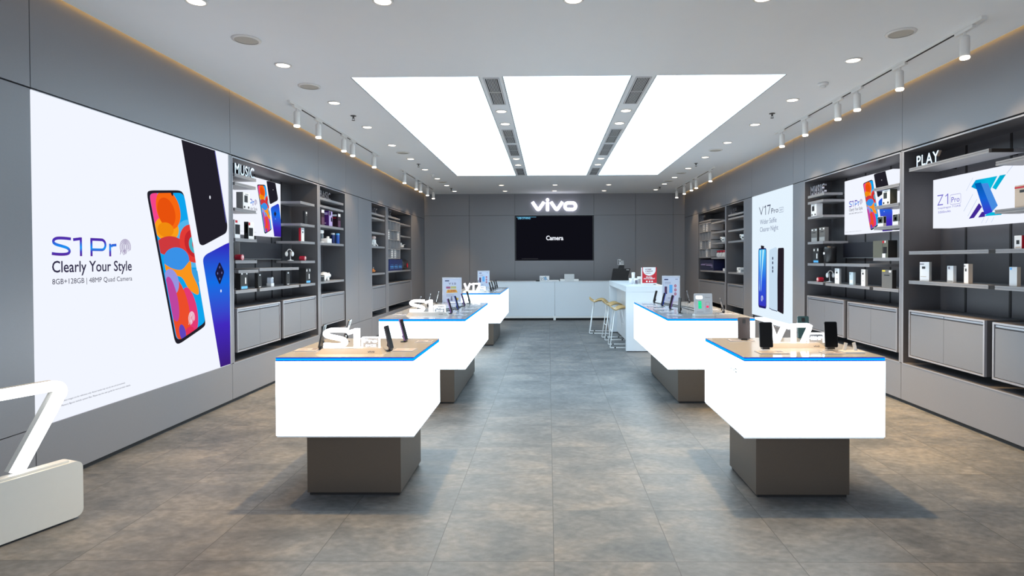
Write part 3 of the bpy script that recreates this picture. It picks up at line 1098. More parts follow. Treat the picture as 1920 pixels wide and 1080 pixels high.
def bay(side, y0, y1, label, shelves, rails=(), joints=(), extra=None):
    """Recessed shelving unit y0..y1; shelves = (ya, yb, ztop, depth)."""
    wdt = y1 - y0
    yl = y0 if side == 'L' else y1
    t = thing('shelving_unit', label, 'shelving', side_loc(side, yl, 0, 0.41), side_rz(side), 'recessed shelving units')

    def lx(Y):
        return Y - y0 if side == 'L' else y1 - Y
    H = 2.612 - 0.41
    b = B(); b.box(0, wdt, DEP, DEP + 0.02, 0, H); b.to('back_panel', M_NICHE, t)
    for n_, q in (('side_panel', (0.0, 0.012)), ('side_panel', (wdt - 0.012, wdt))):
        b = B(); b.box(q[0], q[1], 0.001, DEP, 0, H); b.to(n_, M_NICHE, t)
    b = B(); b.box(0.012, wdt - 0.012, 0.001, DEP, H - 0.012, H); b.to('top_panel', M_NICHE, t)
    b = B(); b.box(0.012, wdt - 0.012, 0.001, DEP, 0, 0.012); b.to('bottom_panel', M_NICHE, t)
    b = B()
    for q in ((-0.004, 0.010, 0, H), (wdt - 0.010, wdt + 0.004, 0, H)):
        b.box(q[0], q[1], -0.003, 0.0005, q[2], q[3])
    b.box(0.010, wdt - 0.010, -0.003, 0.0005, H - 0.010, H + 0.004)
    b.box(0.010, wdt - 0.010, -0.003, 0.0005, -0.002, 0.008)
    b.to('edge_trim', M_FRAME, t)
    for Y in rails:
        b = B(); b.box(lx(Y) - 0.011, lx(Y) + 0.011, DEP - 0.006, DEP, 0.014, H - 0.014); b.to('upright_rail', M_GAP, t)
    for (ya, yb, zt_, dp) in shelves:
        xa, xb = sorted((lx(ya), lx(yb)))
        b = B()
        z1 = zt_ - 0.41
        d0 = 0.012
        b.box(xa, xb, d0 + 0.004, d0 + dp, z1 - 0.032, z1, bev=0.002)
        b.box(xa, xb, d0, d0 + 0.004, z1 - 0.013, z1 + 0.001)
        b.box(xa, xb, d0, d0 + 0.004, z1 - 0.033, z1 - 0.017)
        sh = b.to('shelf', M_SHELF, t)
        if dp < DEP - 0.03:
            for fx in (0.15, 0.85):
                k = B()
                xx = xa + (xb - xa) * fx
                k.box(xx - 0.006, xx + 0.006, d0 + dp, DEP - 0.001, z1 - 0.03, z1 - 0.008)
                k.to('bracket', M_GAP, sh)
    for (ya, yb, zt_) in joints:
        xa, xb = sorted((lx(ya), lx(yb)))
        k = B(); k.box(xa, xb, 0.018, 0.20, zt_ - 0.41 - .032, zt_ - 0.41 - .004); k.to('shelf_joint', M_GAP, t)
    if extra:
        extra(t, lx, H)
    return t


def cabinet(side, y0, y1, z0, z1, ndoor, label):
    wdt = y1 - y0
    yl = y0 if side == 'L' else y1
    t = thing('base_cabinet', label, 'cabinet', side_loc(side, yl, 0, z0), side_rz(side), 'low cabinets in the shelving bays')
    H = z1 - z0
    b = B()
    e = 0.016
    b.box(0, wdt, 0.02, DEP - 0.004, 0, H)
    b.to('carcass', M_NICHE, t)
    b = B()
    b.box(0, e, -0.002, 0.02, 0, H); b.box(wdt - e, wdt, -0.002, 0.02, 0, H)
    b.box(e, wdt - e, -0.002, 0.02, 0, e); b.box(e, wdt - e, -0.002, 0.02, H - e, H)
    b.to('face_frame', M_FRAME, t)
    dw = (wdt - 2 * e - 0.012) / ndoor
    for i in range(ndoor):
        xa = e + 0.006 + dw * i
        b = B(); b.box(xa + 0.0015, xa + dw - 0.0015, 0.004, 0.019, e + 0.006, H - e - 0.034)
        dr = b.to('door', M_CAB, t)
        b = B(); b.box(xa + 0.004, xa + dw - 0.004, 0.006, 0.019, H - e - 0.022, H - e - 0.006)
        b.to('finger_pull', M_FRAME, dr)
    return t


def sign_letters(t, body, x0, z0, wd, h, y, dep=0.03):
    b = B()
    b.text(body, x0, z0, wd, h, y, depth=dep, bold=0.01, space=1.08)
    b.to('sign_letters', M_CHROME, t, label='silver letters standing on the top shelf')


def music_extra_L(t, lx, H):
    sign_letters(t, 'MUSIC', lx(6.40), 2.446 - 0.41, 0.42, 0.118, 0.03)


# --- left wall
bay('L', 6.28, 8.62, 'wide left wall shelving bay with silver MUSIC letters beside the huge poster',
    [(6.36, 6.83, 2.445, .25), (6.36, 6.82, 2.352, .25), (6.36, 6.82, 2.076, .25), (6.36, 6.83, 1.748, .25), (6.36, 6.83, 1.508, .25), (6.42, 6.86, 1.40, .30),
     (6.89, 7.98, 1.415, .34), (6.36, 6.82, 1.182, .34), (6.89, 7.98, 1.18, .34), (8.04, 8.54, 1.182, .34),
     (8.05, 8.54, 2.313, .34), (8.05, 8.54, 2.012, .34), (8.05, 8.54, 1.77, .34), (8.05, 8.54, 1.502, .34)],
    rails=(7.05, 7.53, 7.98, 8.28), joints=((6.82, 6.89, 1.18), (7.98, 8.04, 1.18)), extra=music_extra_L)
bay('L', 8.70, 9.80, 'narrow left wall shelving bay second from the front, with purple boxes',
    [(8.74, 9.75, 2.44, .3), (8.74, 9.75, 2.328, .34), (8.74, 9.75, 2.035, .34), (8.74, 9.75, 1.772, .34), (8.74, 9.75, 1.194, .34)],
    extra=lambda t, lx, H: sign_letters(t, 'BASIC', lx(8.80), 2.442 - .41, .42, .11, .03))
bay('L', 11.25, 12.25, 'narrow left wall shelving bay third from the front, past the plain doors',
    [(11.28, 12.21, 2.42, .3), (11.28, 12.21, 2.336, .34), (11.28, 12.21, 2.055, .34), (11.28, 12.21, 1.782, .34), (11.28, 12.21, 1.254, .34)],
    extra=lambda t, lx, H: sign_letters(t, 'BASIC', lx(11.33), 2.422 - .41, .42, .11, .03))


def grid_extra(ya, yb, filled):
    def f(t, lx, H):
        xa, xb = sorted((lx(ya), lx(yb)))
        z0, z1 = 1.548 - .41, 2.352 - .41
        b = B()
        b.box(xa, xb, 0.01, 0.30, z0 - .012, z0 + .012); b.box(xa, xb, 0.01, 0.30, z1 - .012, z1 + .012)
        b.box(xa, xa + .02, 0.01, 0.30, z0, z1); b.box(xb - .02, xb, 0.01, 0.30, z0, z1)
        for i in range(1, 4):
            zz = z0 + (z1 - z0) * i / 4
            b.box(xa, xb, 0.012, 0.30, zz - .009, zz + .009)
            xx = xa + (xb - xa) * i / 4
            b.box(xx - .009, xx + .009, 0.012, 0.30, z0, z1)
        b.to('pigeonhole_grid', M_SHELF, t)
    return f


def bay4L(t, lx, H):
    grid_extra(12.43, 13.49, ())(t, lx, H)
    sign_letters(t, 'BIZ', lx(12.47), 2.447 - .41, .34, .13, .03)


bay('L', 12.41, 14.54, 'wide left wall shelving bay with pigeonhole grid near the end wall',
    [(12.44, 13.49, 2.445, .3), (13.53, 14.50, 2.352, .34), (13.53, 14.50, 2.075, .34), (13.53, 14.50, 1.795, .34), (12.44, 14.50, 1.278, .34)], extra=bay4L)
# --- right wall
bay('R', 3.89, 6.22, 'wide right wall shelving bay with silver PLAY letters nearest the camera',
    [(6.145, 5.045, 2.421, .30), (4.966, 3.95, 2.297, .22), (4.972, 3.95, 1.90, .2), (6.14, 5.04, 1.575, .34), (4.96, 3.95, 1.575, .34), (6.14, 5.04, 1.276, .34), (4.965, 3.95, 1.274, .34)],
    rails=(5.80 + .035, 5.24 + .035, 4.6), joints=((5.04, 4.965, 1.575), (5.04, 4.968, 1.274), (5.045, 5.02, 2.421)), extra=lambda t, lx, H: sign_letters(t, 'PLAY', lx(6.05), 2.423 - .41, .34, .108, .03))
bay('R', 6.27, 8.60, 'wide right wall shelving bay with silver MUSIC letters beside the tall poster',
    [(8.52, 8.02, 2.392, .25), (8.52, 8.05, 2.305, .34), (8.52, 8.05, 2.096, .34), (8.52, 8.05, 1.741, .34), (8.52, 8.02, 1.44, .34), (7.975, 6.89, 1.44, .34),
     (8.52, 8.05, 1.185, .34), (7.975, 6.89, 1.18, .34), (6.81, 6.32, 1.178, .34),
     (6.805, 6.315, 2.297, .25), (6.79, 6.32, 2.092, .25), (6.80, 6.31, 1.857, .25), (6.81, 6.31, 1.511, .34)],
    rails=(7.08 + .03, 7.64 + .03, 8.16, 6.45), joints=((8.05, 7.975, 1.182), (6.89, 6.81, 1.178), (8.02, 7.975, 1.44)), extra=lambda t, lx, H: sign_letters(t, 'MUSIC', lx(8.47), 2.395 - .41, .42, .125, .03))
bay('R', 11.24, 12.37, 'narrow right wall shelving bay beyond the tall poster',
    [(12.27, 11.30, 2.407, .3), (12.27, 11.30, 2.336, .34), (12.27, 11.30, 2.09, .34), (12.27, 11.30, 1.868, .34), (12.27, 11.30, 1.24, .34)],
    extra=lambda t, lx, H: sign_letters(t, 'BASIC', lx(12.22), 2.409 - .41, .42, .11, .03))


def bay4R(t, lx, H):
    grid_extra(13.56, 14.61, ())(t, lx, H)
    sign_letters(t, 'BIZ', lx(14.56), 2.417 - .41, .34, .13, .03)


bay('R', 12.42, 14.65, 'wide right wall shelving bay with pigeonhole grid near the end wall',
    [(14.61, 13.54, 2.415, .3), (13.51, 12.46, 2.33, .34), (13.51, 12.46, 2.108, .34), (13.51, 12.46, 1.867, .34), (13.53, 12.46, 1.545, .34), (14.51, 12.46, 1.245, .34)], extra=bay4R)

# cabinets
for side, y0, y1, z0, z1, nd, lab in (
    ('L', 6.355, 7.385, .515, .99, 2, 'grey two-door low cabinet under the left MUSIC shelves, next to the huge poster'),
    ('L', 7.47, 8.53, .52, 1.0, 2, 'grey two-door low cabinet under the left MUSIC shelves, farther of the two'),
    ('L', 8.735, 9.72, .53, 1.003, 1, 'grey single-door low cabinet in the left bay with purple boxes'),
    ('L', 11.28, 12.21, .53, 1.008, 1, 'grey single-door low cabinet in the third left bay'),
    ('L', 12.43, 14.50, .545, 1.025, 2, 'grey two-door low cabinet below the left pigeonhole grid'),
    ('R', 5.06, 6.115, .497, .977, 2, 'grey two-door low cabinet under the right PLAY shelves, left one'),
    ('R', 3.92, 4.97, .497, .972, 2, 'grey low cabinet at the right picture edge under the PLAY shelves'),
    ('R', 7.455, 8.505, .515, .983, 2, 'grey two-door low cabinet under the right MUSIC shelves, next to the tall poster'),
    ('R', 6.32, 7.362, .51, .976, 2, 'grey two-door low cabinet under the right MUSIC shelves, nearer of the two'),
    ('R', 11.295, 12.27, .57, 1.005, 1, 'grey single-door low cabinet in the narrow right bay'),
    ('R', 12.47, 14.61, .545, 1.02, 2, 'grey two-door low cabinet below the right pigeonhole grid')):
    cabinet(side, y0, y1, z0, z1, nd, lab)

# small lit boxes in the bays
for side, y, lab in (('L', 6.90, 'small backlit phone poster inside the left MUSIC bay'), ('R', 7.985, 'small backlit phone poster inside the right MUSIC bay')):
    t = thing('lightbox_poster', lab, 'poster', side_loc(side, y, 0.268, 1.822), side_rz(side))
    w_, h_ = (1.118, 0.715) if side == 'L' else (1.108, 0.708)
    b = B(); b.box(0, w_, 0, 0.105, 0, h_); b.to('lit_face', EM_PWHITE, t)
    phone_poster(t, w_, h_, 0.0, small=True)

t = thing('lightbox_poster', 'backlit poster with a blue Z-shaped picture in the PLAY bay', 'poster', side_loc('R', 6.054, 0.2, 1.805), -PI / 2)
w_, h_ = 1.083, 0.485
b = B(); b.box(0, w_, 0, 0.17, 0, h_); b.to('lit_face', EM_PWHITE, t)
Zc = lambda L: [(u * w_, v * h_ / 0.96) for u, v in L]
rz_ = emit('poster_aqua', (0, 0, 0), 0.84, ramp=[(0, s2l(0, 150, 215)), (0.5, s2l(10, 190, 225)), (1, s2l(0, 170, 205))], axis='X', lo=0.55, hi=0.95)
b = B()
b.poly(Zc([(0.552, 0.806), (0.792, 0.806), (0.712, 0.575), (0.60, 0.60), (0.499, 0.695)]), -0.0012)
b.poly(Zc([(0.818, 0.808), (0.882, 0.806), (0.778, 0.575), (0.738, 0.62)]), -0.0012)
b.poly(Zc([(0.655, 0.140), (0.835, 0.135), (0.852, 0.172), (0.70, 0.205)]), -0.0012)
b.to('printed_shape', rz_, t)
b = B()
b.poly(Zc([(0.473, 0.120), (0.535, 0.130), (0.625, 0.31), (0.592, 0.385)]), -0.0012)
b.poly(Zc([(0.583, 0.128), (0.66, 0.130), (0.66, 0.22), (0.625, 0.22)]), -0.0012)
b.to('printed_shape', em255('p_indigo', 66, 40, 150), t)
rz2 = emit('poster_phone_blue', (0, 0, 0), 0.84, ramp=[(0, s2l(60, 50, 200)), (0.5, s2l(20, 100, 215)), (1, s2l(0, 90, 170))], axis='Z', lo=0.08, hi=0.38)
b = B()
b.poly(Zc([(0.542, 0.745), (0.612, 0.745), (0.745, 0.20), (0.66, 0.165)]), -0.0024)
b.to('printed_phone_blue', rz2, t)
b = B(); b.poly(Zc([(0.613, 0.725), (0.69, 0.715), (0.80, 0.30), (0.735, 0.20)]), -0.002)
b.to('printed_screen', em255('p_cornflower', 70, 140, 225), t)
b = B()
for q in (0.0, 0.05):
    b.ribbon(Zc([(0.57 - q, 0.46 + q * 2), (0.46 - q, 0.17 + q * 2)]), 0.004, -0.0012)
b.ribbon(Zc([(0.52, 0.86), (0.44, 0.64)]), 0.003, -0.0012)
b.ribbon(Zc([(0.96, 0.95), (0.89, 0.82)]), 0.004, -0.0012)
for q in (0.62, 0.67, 0.73):
    b.ribbon(Zc([(q + 0.03, 0.11), (q, 0.02)]), 0.003, -0.0012)
b.to('printed_streaks', em255('p_paleblue', 170, 190, 225), t)
zi = em255('p_ink_violet', 105, 95, 200)
b = B()
b.ribbon(Zc([(0.062, 0.635), (0.137, 0.635), (0.07, 0.45), (0.14, 0.45)]), 0.010, -0.0012)
b.ribbon(Zc([(0.172, 0.60), (0.205, 0.635)]), 0.009, -0.0012)
b.ribbon(Zc([(0.205, 0.645), (0.205, 0.443)]), 0.012, -0.0014)
b.to('wordmark', zi, t)
b = B()
b.ribbon([(x, z) for x, z in rrect(0.237 * w_, 0.445 * h_, 0.373 * w_, 0.635 * h_, 0.014)], 0.003, -0.0012, closed=True)
b.text('Pro', 0.253 * w_, 0.482 * h_, 0.104 * w_, 0.105 * h_, -0.0012)
b.to('badge', zi, t)
B().text('Snapdragon 712AIE', 0.068 * w_, 0.372 * h_, 0.305 * w_, 0.05 * h_, -0.0012).to('text_line', zi, t)
B().text('5000mAh', 0.073 * w_, 0.295 * h_, 0.17 * w_, 0.045 * h_, -0.0012).to('text_line', zi, t)

# black panels below the small posters
for side, y, z0, wd, hh, lab in (('L', 7.01, 1.528, 1.10, .207, 'long black panel below the small poster in the left MUSIC bay'),
                                 ('R', 8.085, 1.517, .745, .195, 'black panel below the small poster in the right MUSIC bay')):
    t = thing('digital_display', lab, 'panel', side_loc(side, y, 0.30, z0), side_rz(side))
    b = B(); b.box(0, wd, 0.0, 0.075, 0, hh, bev=.003); b.to('screen', M_SCREENOFF, t)
    b = B(); b.box(-.006, wd + .006, 0.004, 0.07, -.006, 0.0); b.box(-.006, 0, 0.004, .07, 0, hh); b.box(wd, wd + .006, 0.004, .07, 0, hh); b.to('bezel', M_GCARD, t)


# ================================================================== goods on the shelves
def goods_box(name, label, cat, group, side, yc, z, wd, dp, h, body, prints=(), d=0.05, turn=0.0):
    """Retail box: prints = (x0, z0, x1, z1, material) as shares of the front; 's' prefix puts it on the side toward the entrance."""
    t = thing(name, label, cat, side_loc(side, yc, d, z), side_rz(side) + turn, group)
    b = B(); b.box(-wd / 2, wd / 2, 0, dp, 0, h, bev=.0015); b.to('carton', body, t)
    by = {}
    for p in prints:
        by.setdefault(p[-1].name, []).append(p)
    for k_, ps in by.items():
        b = B()
        for p in ps:
            if p[0] == 's':
                _, x0, z0, x1, z1, mt_ = p
                # entrance-side face: local -X on the left wall, local +X on the right wall
                if side == 'L':
                    b.box(-wd / 2 - .0012, -wd / 2 - .0002, (1 - x1) * dp, (1 - x0) * dp, z0 * h, z1 * h)
                else:
                    b.box(wd / 2 + .0002, wd / 2 + .0012, x0 * dp, x1 * dp, z0 * h, z1 * h)
            else:
                x0, z0, x1, z1, mt_ = p
                b.box(-wd / 2 + x0 * wd, -wd / 2 + x1 * wd, -.0014, -.0002, z0 * h, z1 * h)
        b.to('print', ps[0][-1], t)
    return t


g = 'packaged accessories on the left MUSIC shelves'
cam_prints = [(.18, .42, .62, .82, M_BLACK), (.1, .08, .28, .2, M_BLACK), (.66, .08, .84, .2, M_BLACK), (.3, .86, .7, .92, M_GCARD)]
goods_box('camera_box', 'pale box with a dark camera picture on the left MUSIC shelf beside the small poster', 'box', g, 'L', 6.645, 2.077, .16, 0.075, .19, M_WCARD, cam_prints + [('s', 0, 0, 1, 1, M_GCARD)], d=.03)
hp = [('s', 0, 0, 1, 1, M_BLACKM), ('s', .3, .35, .75, .85, M_GCARD), (.05, .18, .80, .66, M_BLACK), (.02, .80, .3, .96, M_RED)]
goods_box('headphone_box', 'white and black headphone box at the left edge of the left MUSIC shelf', 'box', g, 'L', 6.44, 1.749, 0.11, 0.045, .20, M_WCARD, [(.05, .22, .95, .75, M_BLACK), (.1, .84, .5, .97, M_RED)], d=.03)
goods_box('headphone_box', 'white and black headphone box in front of the small left poster', 'box', g, 'L', 6.74, 1.749, 0.125, 0.05, .195, M_WCARD, hp, d=.03)


def headphones(side, yc, z, label, d=.06):
    t = thing('headphones', label, 'headphones', side_loc(side, yc, d, z), side_rz(side), 'white headphones on stands')
    b = B(); b.lathe([(.04, 0), (.04, .006), (.012, .012), (.008, .02)], n=20); b.tube([(0, .0, .018), (0, .0, .125)], .005)
    b.to('stand', M_TRAY, t)
    b = B(); b.tube([(.0, .012 + .036 * math.cos(a), .105 + .05 * math.sin(a)) for a in [math.radians(q) for q in range(-10, 200, 15)]], .007)
    b.to('headband', M_WPLAST, t, smooth=True)
    for q in (-1, 1):
        b = B(); b.lathe([(.026, 0), (.032, .005), (.032, .018), (.024, .022)], n=20, M=Matrix.Translation((0, .012 + q * .030, .092)) @ Matrix.Rotation(-q * PI / 2, 4, 'X'))
        b.to('ear_cup', M_WPLAST, t, smooth=True)
    return t


def red_speaker(side, yc, z, label, d=.03):
    t = thing('portable_speaker', label, 'speaker', side_loc(side, yc, d, z), side_rz(side), 'small red cylinder speakers')
    b = B(); b.lathe([(.028, 0), (.032, .004), (.032, .072), (.028, .076)], n=24, M=Matrix.Translation((0, 0, .0325)) @ Matrix.Rotation(-PI / 2, 4, 'X'))
    b.to('body', M_REDGL, t, smooth=True)
    b = B(); b.lathe([(.028, 0), (.031, .002), (.024, .004)], n=24, M=Matrix.Translation((0, 0, .0325)) @ Matrix.Rotation(PI / 2, 4, 'X'))
    cp = b.to('end_cap', mat('pink_cap', (.60, .22, .25), .3), t, smooth=True)
    b = B(); b.cyl((0, -.0045, .038), .012, .002, 'y', 14); b.to('emblem', M_WPLAST, cp)
    return t


headphones('L', 6.43, 1.509, 'white headphones on a stand at the near end of the left MUSIC bay', d=.14)
red_speaker('L', 6.50, 1.509, 'small red cylinder speaker at the near end of the left MUSIC bay', d=.01)
headphones('L', 8.06, 1.503, 'white headphones on a stand at the far end of the left MUSIC bay', d=.16)
red_speaker('L', 8.19, 1.503, 'small red cylinder speaker at the far end of the left MUSIC bay', d=.01)
bp_ = [(.1, .05, .95, .18, M_CYAN), (.12, .78, .28, .92, M_WCARD), (.62, .30, .78, .62, M_WCARD), (.8, .78, .95, .94, M_WCARD)]
goods_box('speaker_box', 'black box with light blue base stripe at the left MUSIC bottom shelf near end', 'box', g, 'L', 6.55, 1.183, .155, 0.05, .215, M_BLACKM, bp_, d=.02)
sp_ = [(.35, .84, .7, .93, M_WCARD), (.25, .07, .8, .11, M_WCARD)]
goods_box('charger_box', 'slim black box on the left MUSIC bottom shelf, nearer of two', 'box', g, 'L', 6.95, 1.181, .085, 0.04, .175, M_BLACKM, sp_, d=.04)
goods_box('charger_box', 'slim black box on the left MUSIC bottom shelf, farther of two', 'box', g, 'L', 7.71, 1.181, .105, 0.04, .185, M_BLACKM, sp_, d=.04)
goods_box('speaker_box', 'black box with light blue base stripe at the left MUSIC bottom shelf far end', 'box', g, 'L', 8.31, 1.183, .155, 0.1, .215, M_BLACKM, bp_, d=.02)
t = thing('earbud_case', 'small clear earbud pack between the slim black boxes', 'earbuds', side_loc('L', 7.32, .06, 1.181), PI / 2)
b = B(); b.box(-.04, .04, 0, .06, 0, .045, bev=.004); b.to('tray', M_TRAY, t)
b = B(); b.box(-.035, .035, .005, .055, .045, .115, bev=.006); b.to('cover', M_ACRYL, t)
b = B(); b.lathe([(.012, 0), (.014, .012), (.006, .02)], c=(.01, .01, .10), n=12); b.to('earbud', M_WPLAST, t)
goods_box('power_bank_box', 'slim black box on the second far-end shelf of the left MUSIC bay', 'box', g, 'L', 8.33, 2.013, .085, 0.03, .185, M_BLACKM, [(.4, .80, .85, .95, M_WCARD), (.55, .66, .75, .76, M_GCARD)], d=.05)
goods_box('power_bank_box', 'slim white box with red side on the third far-end shelf of the left MUSIC bay', 'box', g, 'L', 8.21, 1.771, 0.105, 0.032, .185, M_WCARD, [('s', 0, 0, 1, 1, M_RED), (.35, .62, .65, .74, M_BLACK), (.1, .86, .9, .93, M_GCARD)], d=.05)

g = 'boxed toys in the purple-box bay'
pb = [('s', .12, .80, .85, .93, M_WCARD), ('s', .15, .66, .75, .70, M_RED), (.1, .78, .9, .98, M_WCARD), (.1, .05, .9, .5, mat('plum_card', (.12, .05, .10), .4))]
pp = [('s', .12, .74, .85, .90, M_LILAC), ('s', .2, .16, .6, .24, M_LILAC), (.02, .02, .98, .98, M_LILAC), (.15, .70, .5, .97, M_WCARD), (.55, .3, .9, .6, M_PURPLE)]
goods_box('figure_box', 'dark maroon box left of the purple box on the left wall', 'box', g, 'L', 8.90, 2.036, .13, .10, .235, M_MAROON, pb, d=.03)
goods_box('figure_box', 'purple box with pale violet front on the left wall shelf', 'box', g, 'L', 9.22, 2.036, .15, .11, .235, M_PURPLE, pp, d=.03)
goods_box('figure_box', 'dark maroon box right of the purple box on the left wall', 'box', g, 'L', 9.60, 2.036, .13, .11, .225, M_MAROON, pb, d=.03)
t = thing('coffee_machine', 'white gadget with an open middle under the maroon boxes', 'gadget', side_loc('L', 8.92, .04, 1.773), PI / 2)
b = B(); b.box(-.05, .05, 0, .10, 0, .02, bev=.004); b.box(-.05, .05, .06, .10, .02, .19, bev=.006); b.to('body', M_WPLAST, t)
b = B(); b.box(-.05, .05, 0, .06, .14, .19, bev=.012); b.to('head', M_WPLAST, t)
t = thing('drink_bottle', 'slim grey sports bottle standing behind the white box on the left wall', 'bottle', side_loc('L', 9.18, .16, 1.773), PI / 2)
b = B(); b.lathe([(.026, 0), (.03, .008), (.03, .13), (.018, .155), (.012, .16)], n=20); b.to('body', M_GCARD, t, smooth=True)
b = B(); b.lathe([(.014, .16), (.016, .165), (.014, .195), (.008, .205)], n=16); b.to('cap', M_WPLAST, t, smooth=True)
t = thing('camera_pack', 'low white box with a small camera on it below the maroon boxes', 'camera', side_loc('L', 9.14, .02, 1.773), PI / 2)
b = B(); b.box(-.09, .09, 0, .10, 0, .07, bev=.004); b.to('carton', M_WCARD, t)
b = B(); b.lathe([(.02, 0), (.026, .01), (.02, .035)], c=(.06, .05, .07), n=16); b.to('camera', M_WPLAST, t, smooth=True)
for y, dd, lab in ((9.47, .06, 'dark blue cylinder can, left of a pair on the left wall shelf'), (9.60, .03, 'bright blue cylinder can, right of a pair on the left wall shelf')):
    t = thing('cylinder_can', lab, 'can', side_loc('L', y, dd + .03, 1.773), PI / 2, 'blue cylinder cans')
    b = B(); b.lathe([(.028, 0), (.030, .004), (.030, .15), (.026, .158)], n=22); b.to('body', M_BLUECAN if dd < .05 else M_ROYAL, t, smooth=True)
    b = B(); b.lathe([(.031, .143), (.031, .165), (.024, .17)], n=22); b.to('lid', M_CYAN if dd < .05 else M_TRAY, t, smooth=True)
# toy animal beside a black cylinder
t = thing('toy_bear', 'white toy bear figure lying on the lower shelf of the purple-box bay', 'toy', side_loc('L', 9.10, .05, 1.195), PI / 2)
b = B()
prof = [(0.01, -.13), (.05, -.10), (.062, -.03), (.055, .04), (.04, .09), (.035, .115), (.042, .15), (.034, .185), (.015, .215), (.006, .225)]
b.lathe([(r_, z_) for r_, z_ in prof], n=20, M=Matrix.Translation((0.0, 0.04, .075)) @ Matrix.Rotation(PI / 2, 4, 'Y'))
for lx_ in (-.09, .05):
    for ly in (.005, .075):
        b.lathe([(.020, 0), (.022, .02), (.016, .06)], c=(lx_, ly, 0), n=12)
for ly in (.022, .058):
    b.lathe([(.010, 0), (.008, .012), (.002, .016)], c=(.14, ly, .108), n=10)
b.to('body', M_WPLAST, t, smooth=True)
b = B(); b.cyl((.222, .04, .075), .008, .006, 'x', 10); b.to('nose', M_BLACK, t)
t = thing('lens_cylinder', 'short black cylinder standing behind the white toy bear', 'cylinder', side_loc('L', 8.82, .04, 1.195), PI / 2)
b = B(); b.lathe([(.050, 0), (.052, .006), (.052, .085), (.046, .092)], n=24); b.to('body', M_BLACK, t, smooth=True)
b = B(); b.lathe([(.053, .066), (.053, .076)], n=24, capb=False, capt=False); b.to('ring', M_GCARD, t)

# third left bay
t = thing('toy_robot', 'small white and pink toy robot in the third left bay', 'toy', side_loc('L', 11.75, .07, 1.783), PI / 2)
b = B(); b.box(-.055, .055, 0, .08, .05, .14, bev=.02); b.to('body', M_WPLAST, t, smooth=True)
b = B(); b.lathe([(.02, 0), (.045, .015), (.045, .05), (.02, .07)], c=(0, .04, .14), n=18); b.to('head', mat('pale_pink', (.6, .45, .43), .4), t, smooth=True)
for s in (-1, 1):
    b = B(); b.tube([(s * .06, .04, .12), (s * .12, .03, .06), (s * .16, .0, .01)], .013); b.to('arm', M_WPLAST, t, smooth=True)
    b = B(); b.box(s * .03 - .018, s * .03 + .018, .01, .07, 0, .052, bev=.006); b.to('leg', M_TRAY, t)
t = thing('toy_drone', 'small folded pale drone beside the toy robot in the third left bay', 'drone', side_loc('L', 11.46, .07, 1.783), PI / 2)
b = B(); b.box(-.05, .05, 0, .09, .012, .055, bev=.012); b.to('body', M_WPLAST, t, smooth=True)
for s in (-1, 1):
    for q in (0, .09):
        b = B(); b.tube([(s * .045, q, .035), (s * .10, q + (.03 if q else -.03), .045)], .007); b.lathe([(.03, .05), (.03, .054)], c=(s * .10, q + (.03 if q else -.03), 0), n=14); b.to('rotor_arm', M_TRAY, t)
t = thing('toy_car', 'small orange toy car on the lower shelf of the third left bay', 'toy car', side_loc('L', 11.60, .05, 1.255), PI / 2)
b = B(); b.box(-.09, .09, 0, .09, .02, .055, bev=.01); b.box(-.05, .04, .01, .08, .055, .085, bev=.012); b.to('body', M_ORANGE, t)
for s in (-.055, .055):
    for q in (.0, .078):
        b = B(); b.cyl((s, q + .012, .022), .022, .012, 'y', 14); b.to('wheel', M_BLACK, t)
b = B(); b.tube([(.06, .045, .055), (.08, .045, .11)], .003); b.lathe([(.012, 0), (.012, .006)], c=(.08, .045, .11), n=10); b.to('mast', M_WPLAST, t)

# pigeonhole contents
def case_pack(side, y0, y1, col, row, label):
    """Row of white cases in one hole; col from the left, row from the top, as seen."""
    wcol = (y1 - y0) / 4
    yc = y0 + wcol * (col + .5) if side == 'L' else y1 - wcol * (col + .5)
    z = 2.352 - .201 * (row + 1) + .011
    t = thing('phone_case_pack', label, 'phone cases', side_loc(side, yc, .03, z), side_rz(side), 'white phone case packs in the pigeonholes')
    b = B(); b.box(-.09, .09, 0, .16, 0, .178, bev=.004); b.to('carton', M_WCARD, t)
    b = B()
    for i in range(4):
        zz = .018 + .042 * i
        for q in (-.055, .02):
            b.box(q, q + .04, -.0014, -.0002, zz, zz + .018)
    b.to('print', M_BLACKM, t)


for col, row, a in ((0, 1, 'first hole of the second row'), (3, 1, 'last hole of the second row'), (1, 3, 'second hole of the bottom row'), (2, 3, 'third hole of the bottom row')):
    case_pack('L', 12.43, 13.49, col, row, 'white dotted pack in the left pigeonhole grid, %s' % a)
for col, row, a in ((1, 0, 'second hole of the top row'), (2, 0, 'third hole of the top row'), (0, 2, 'first hole of the third row'), (3, 2, 'last hole of the third row'), (2, 3, 'third hole of the bottom row')):
    case_pack('R', 13.56, 14.61, col, row, 'white dotted pack in the right pigeonhole grid, %s' % a)

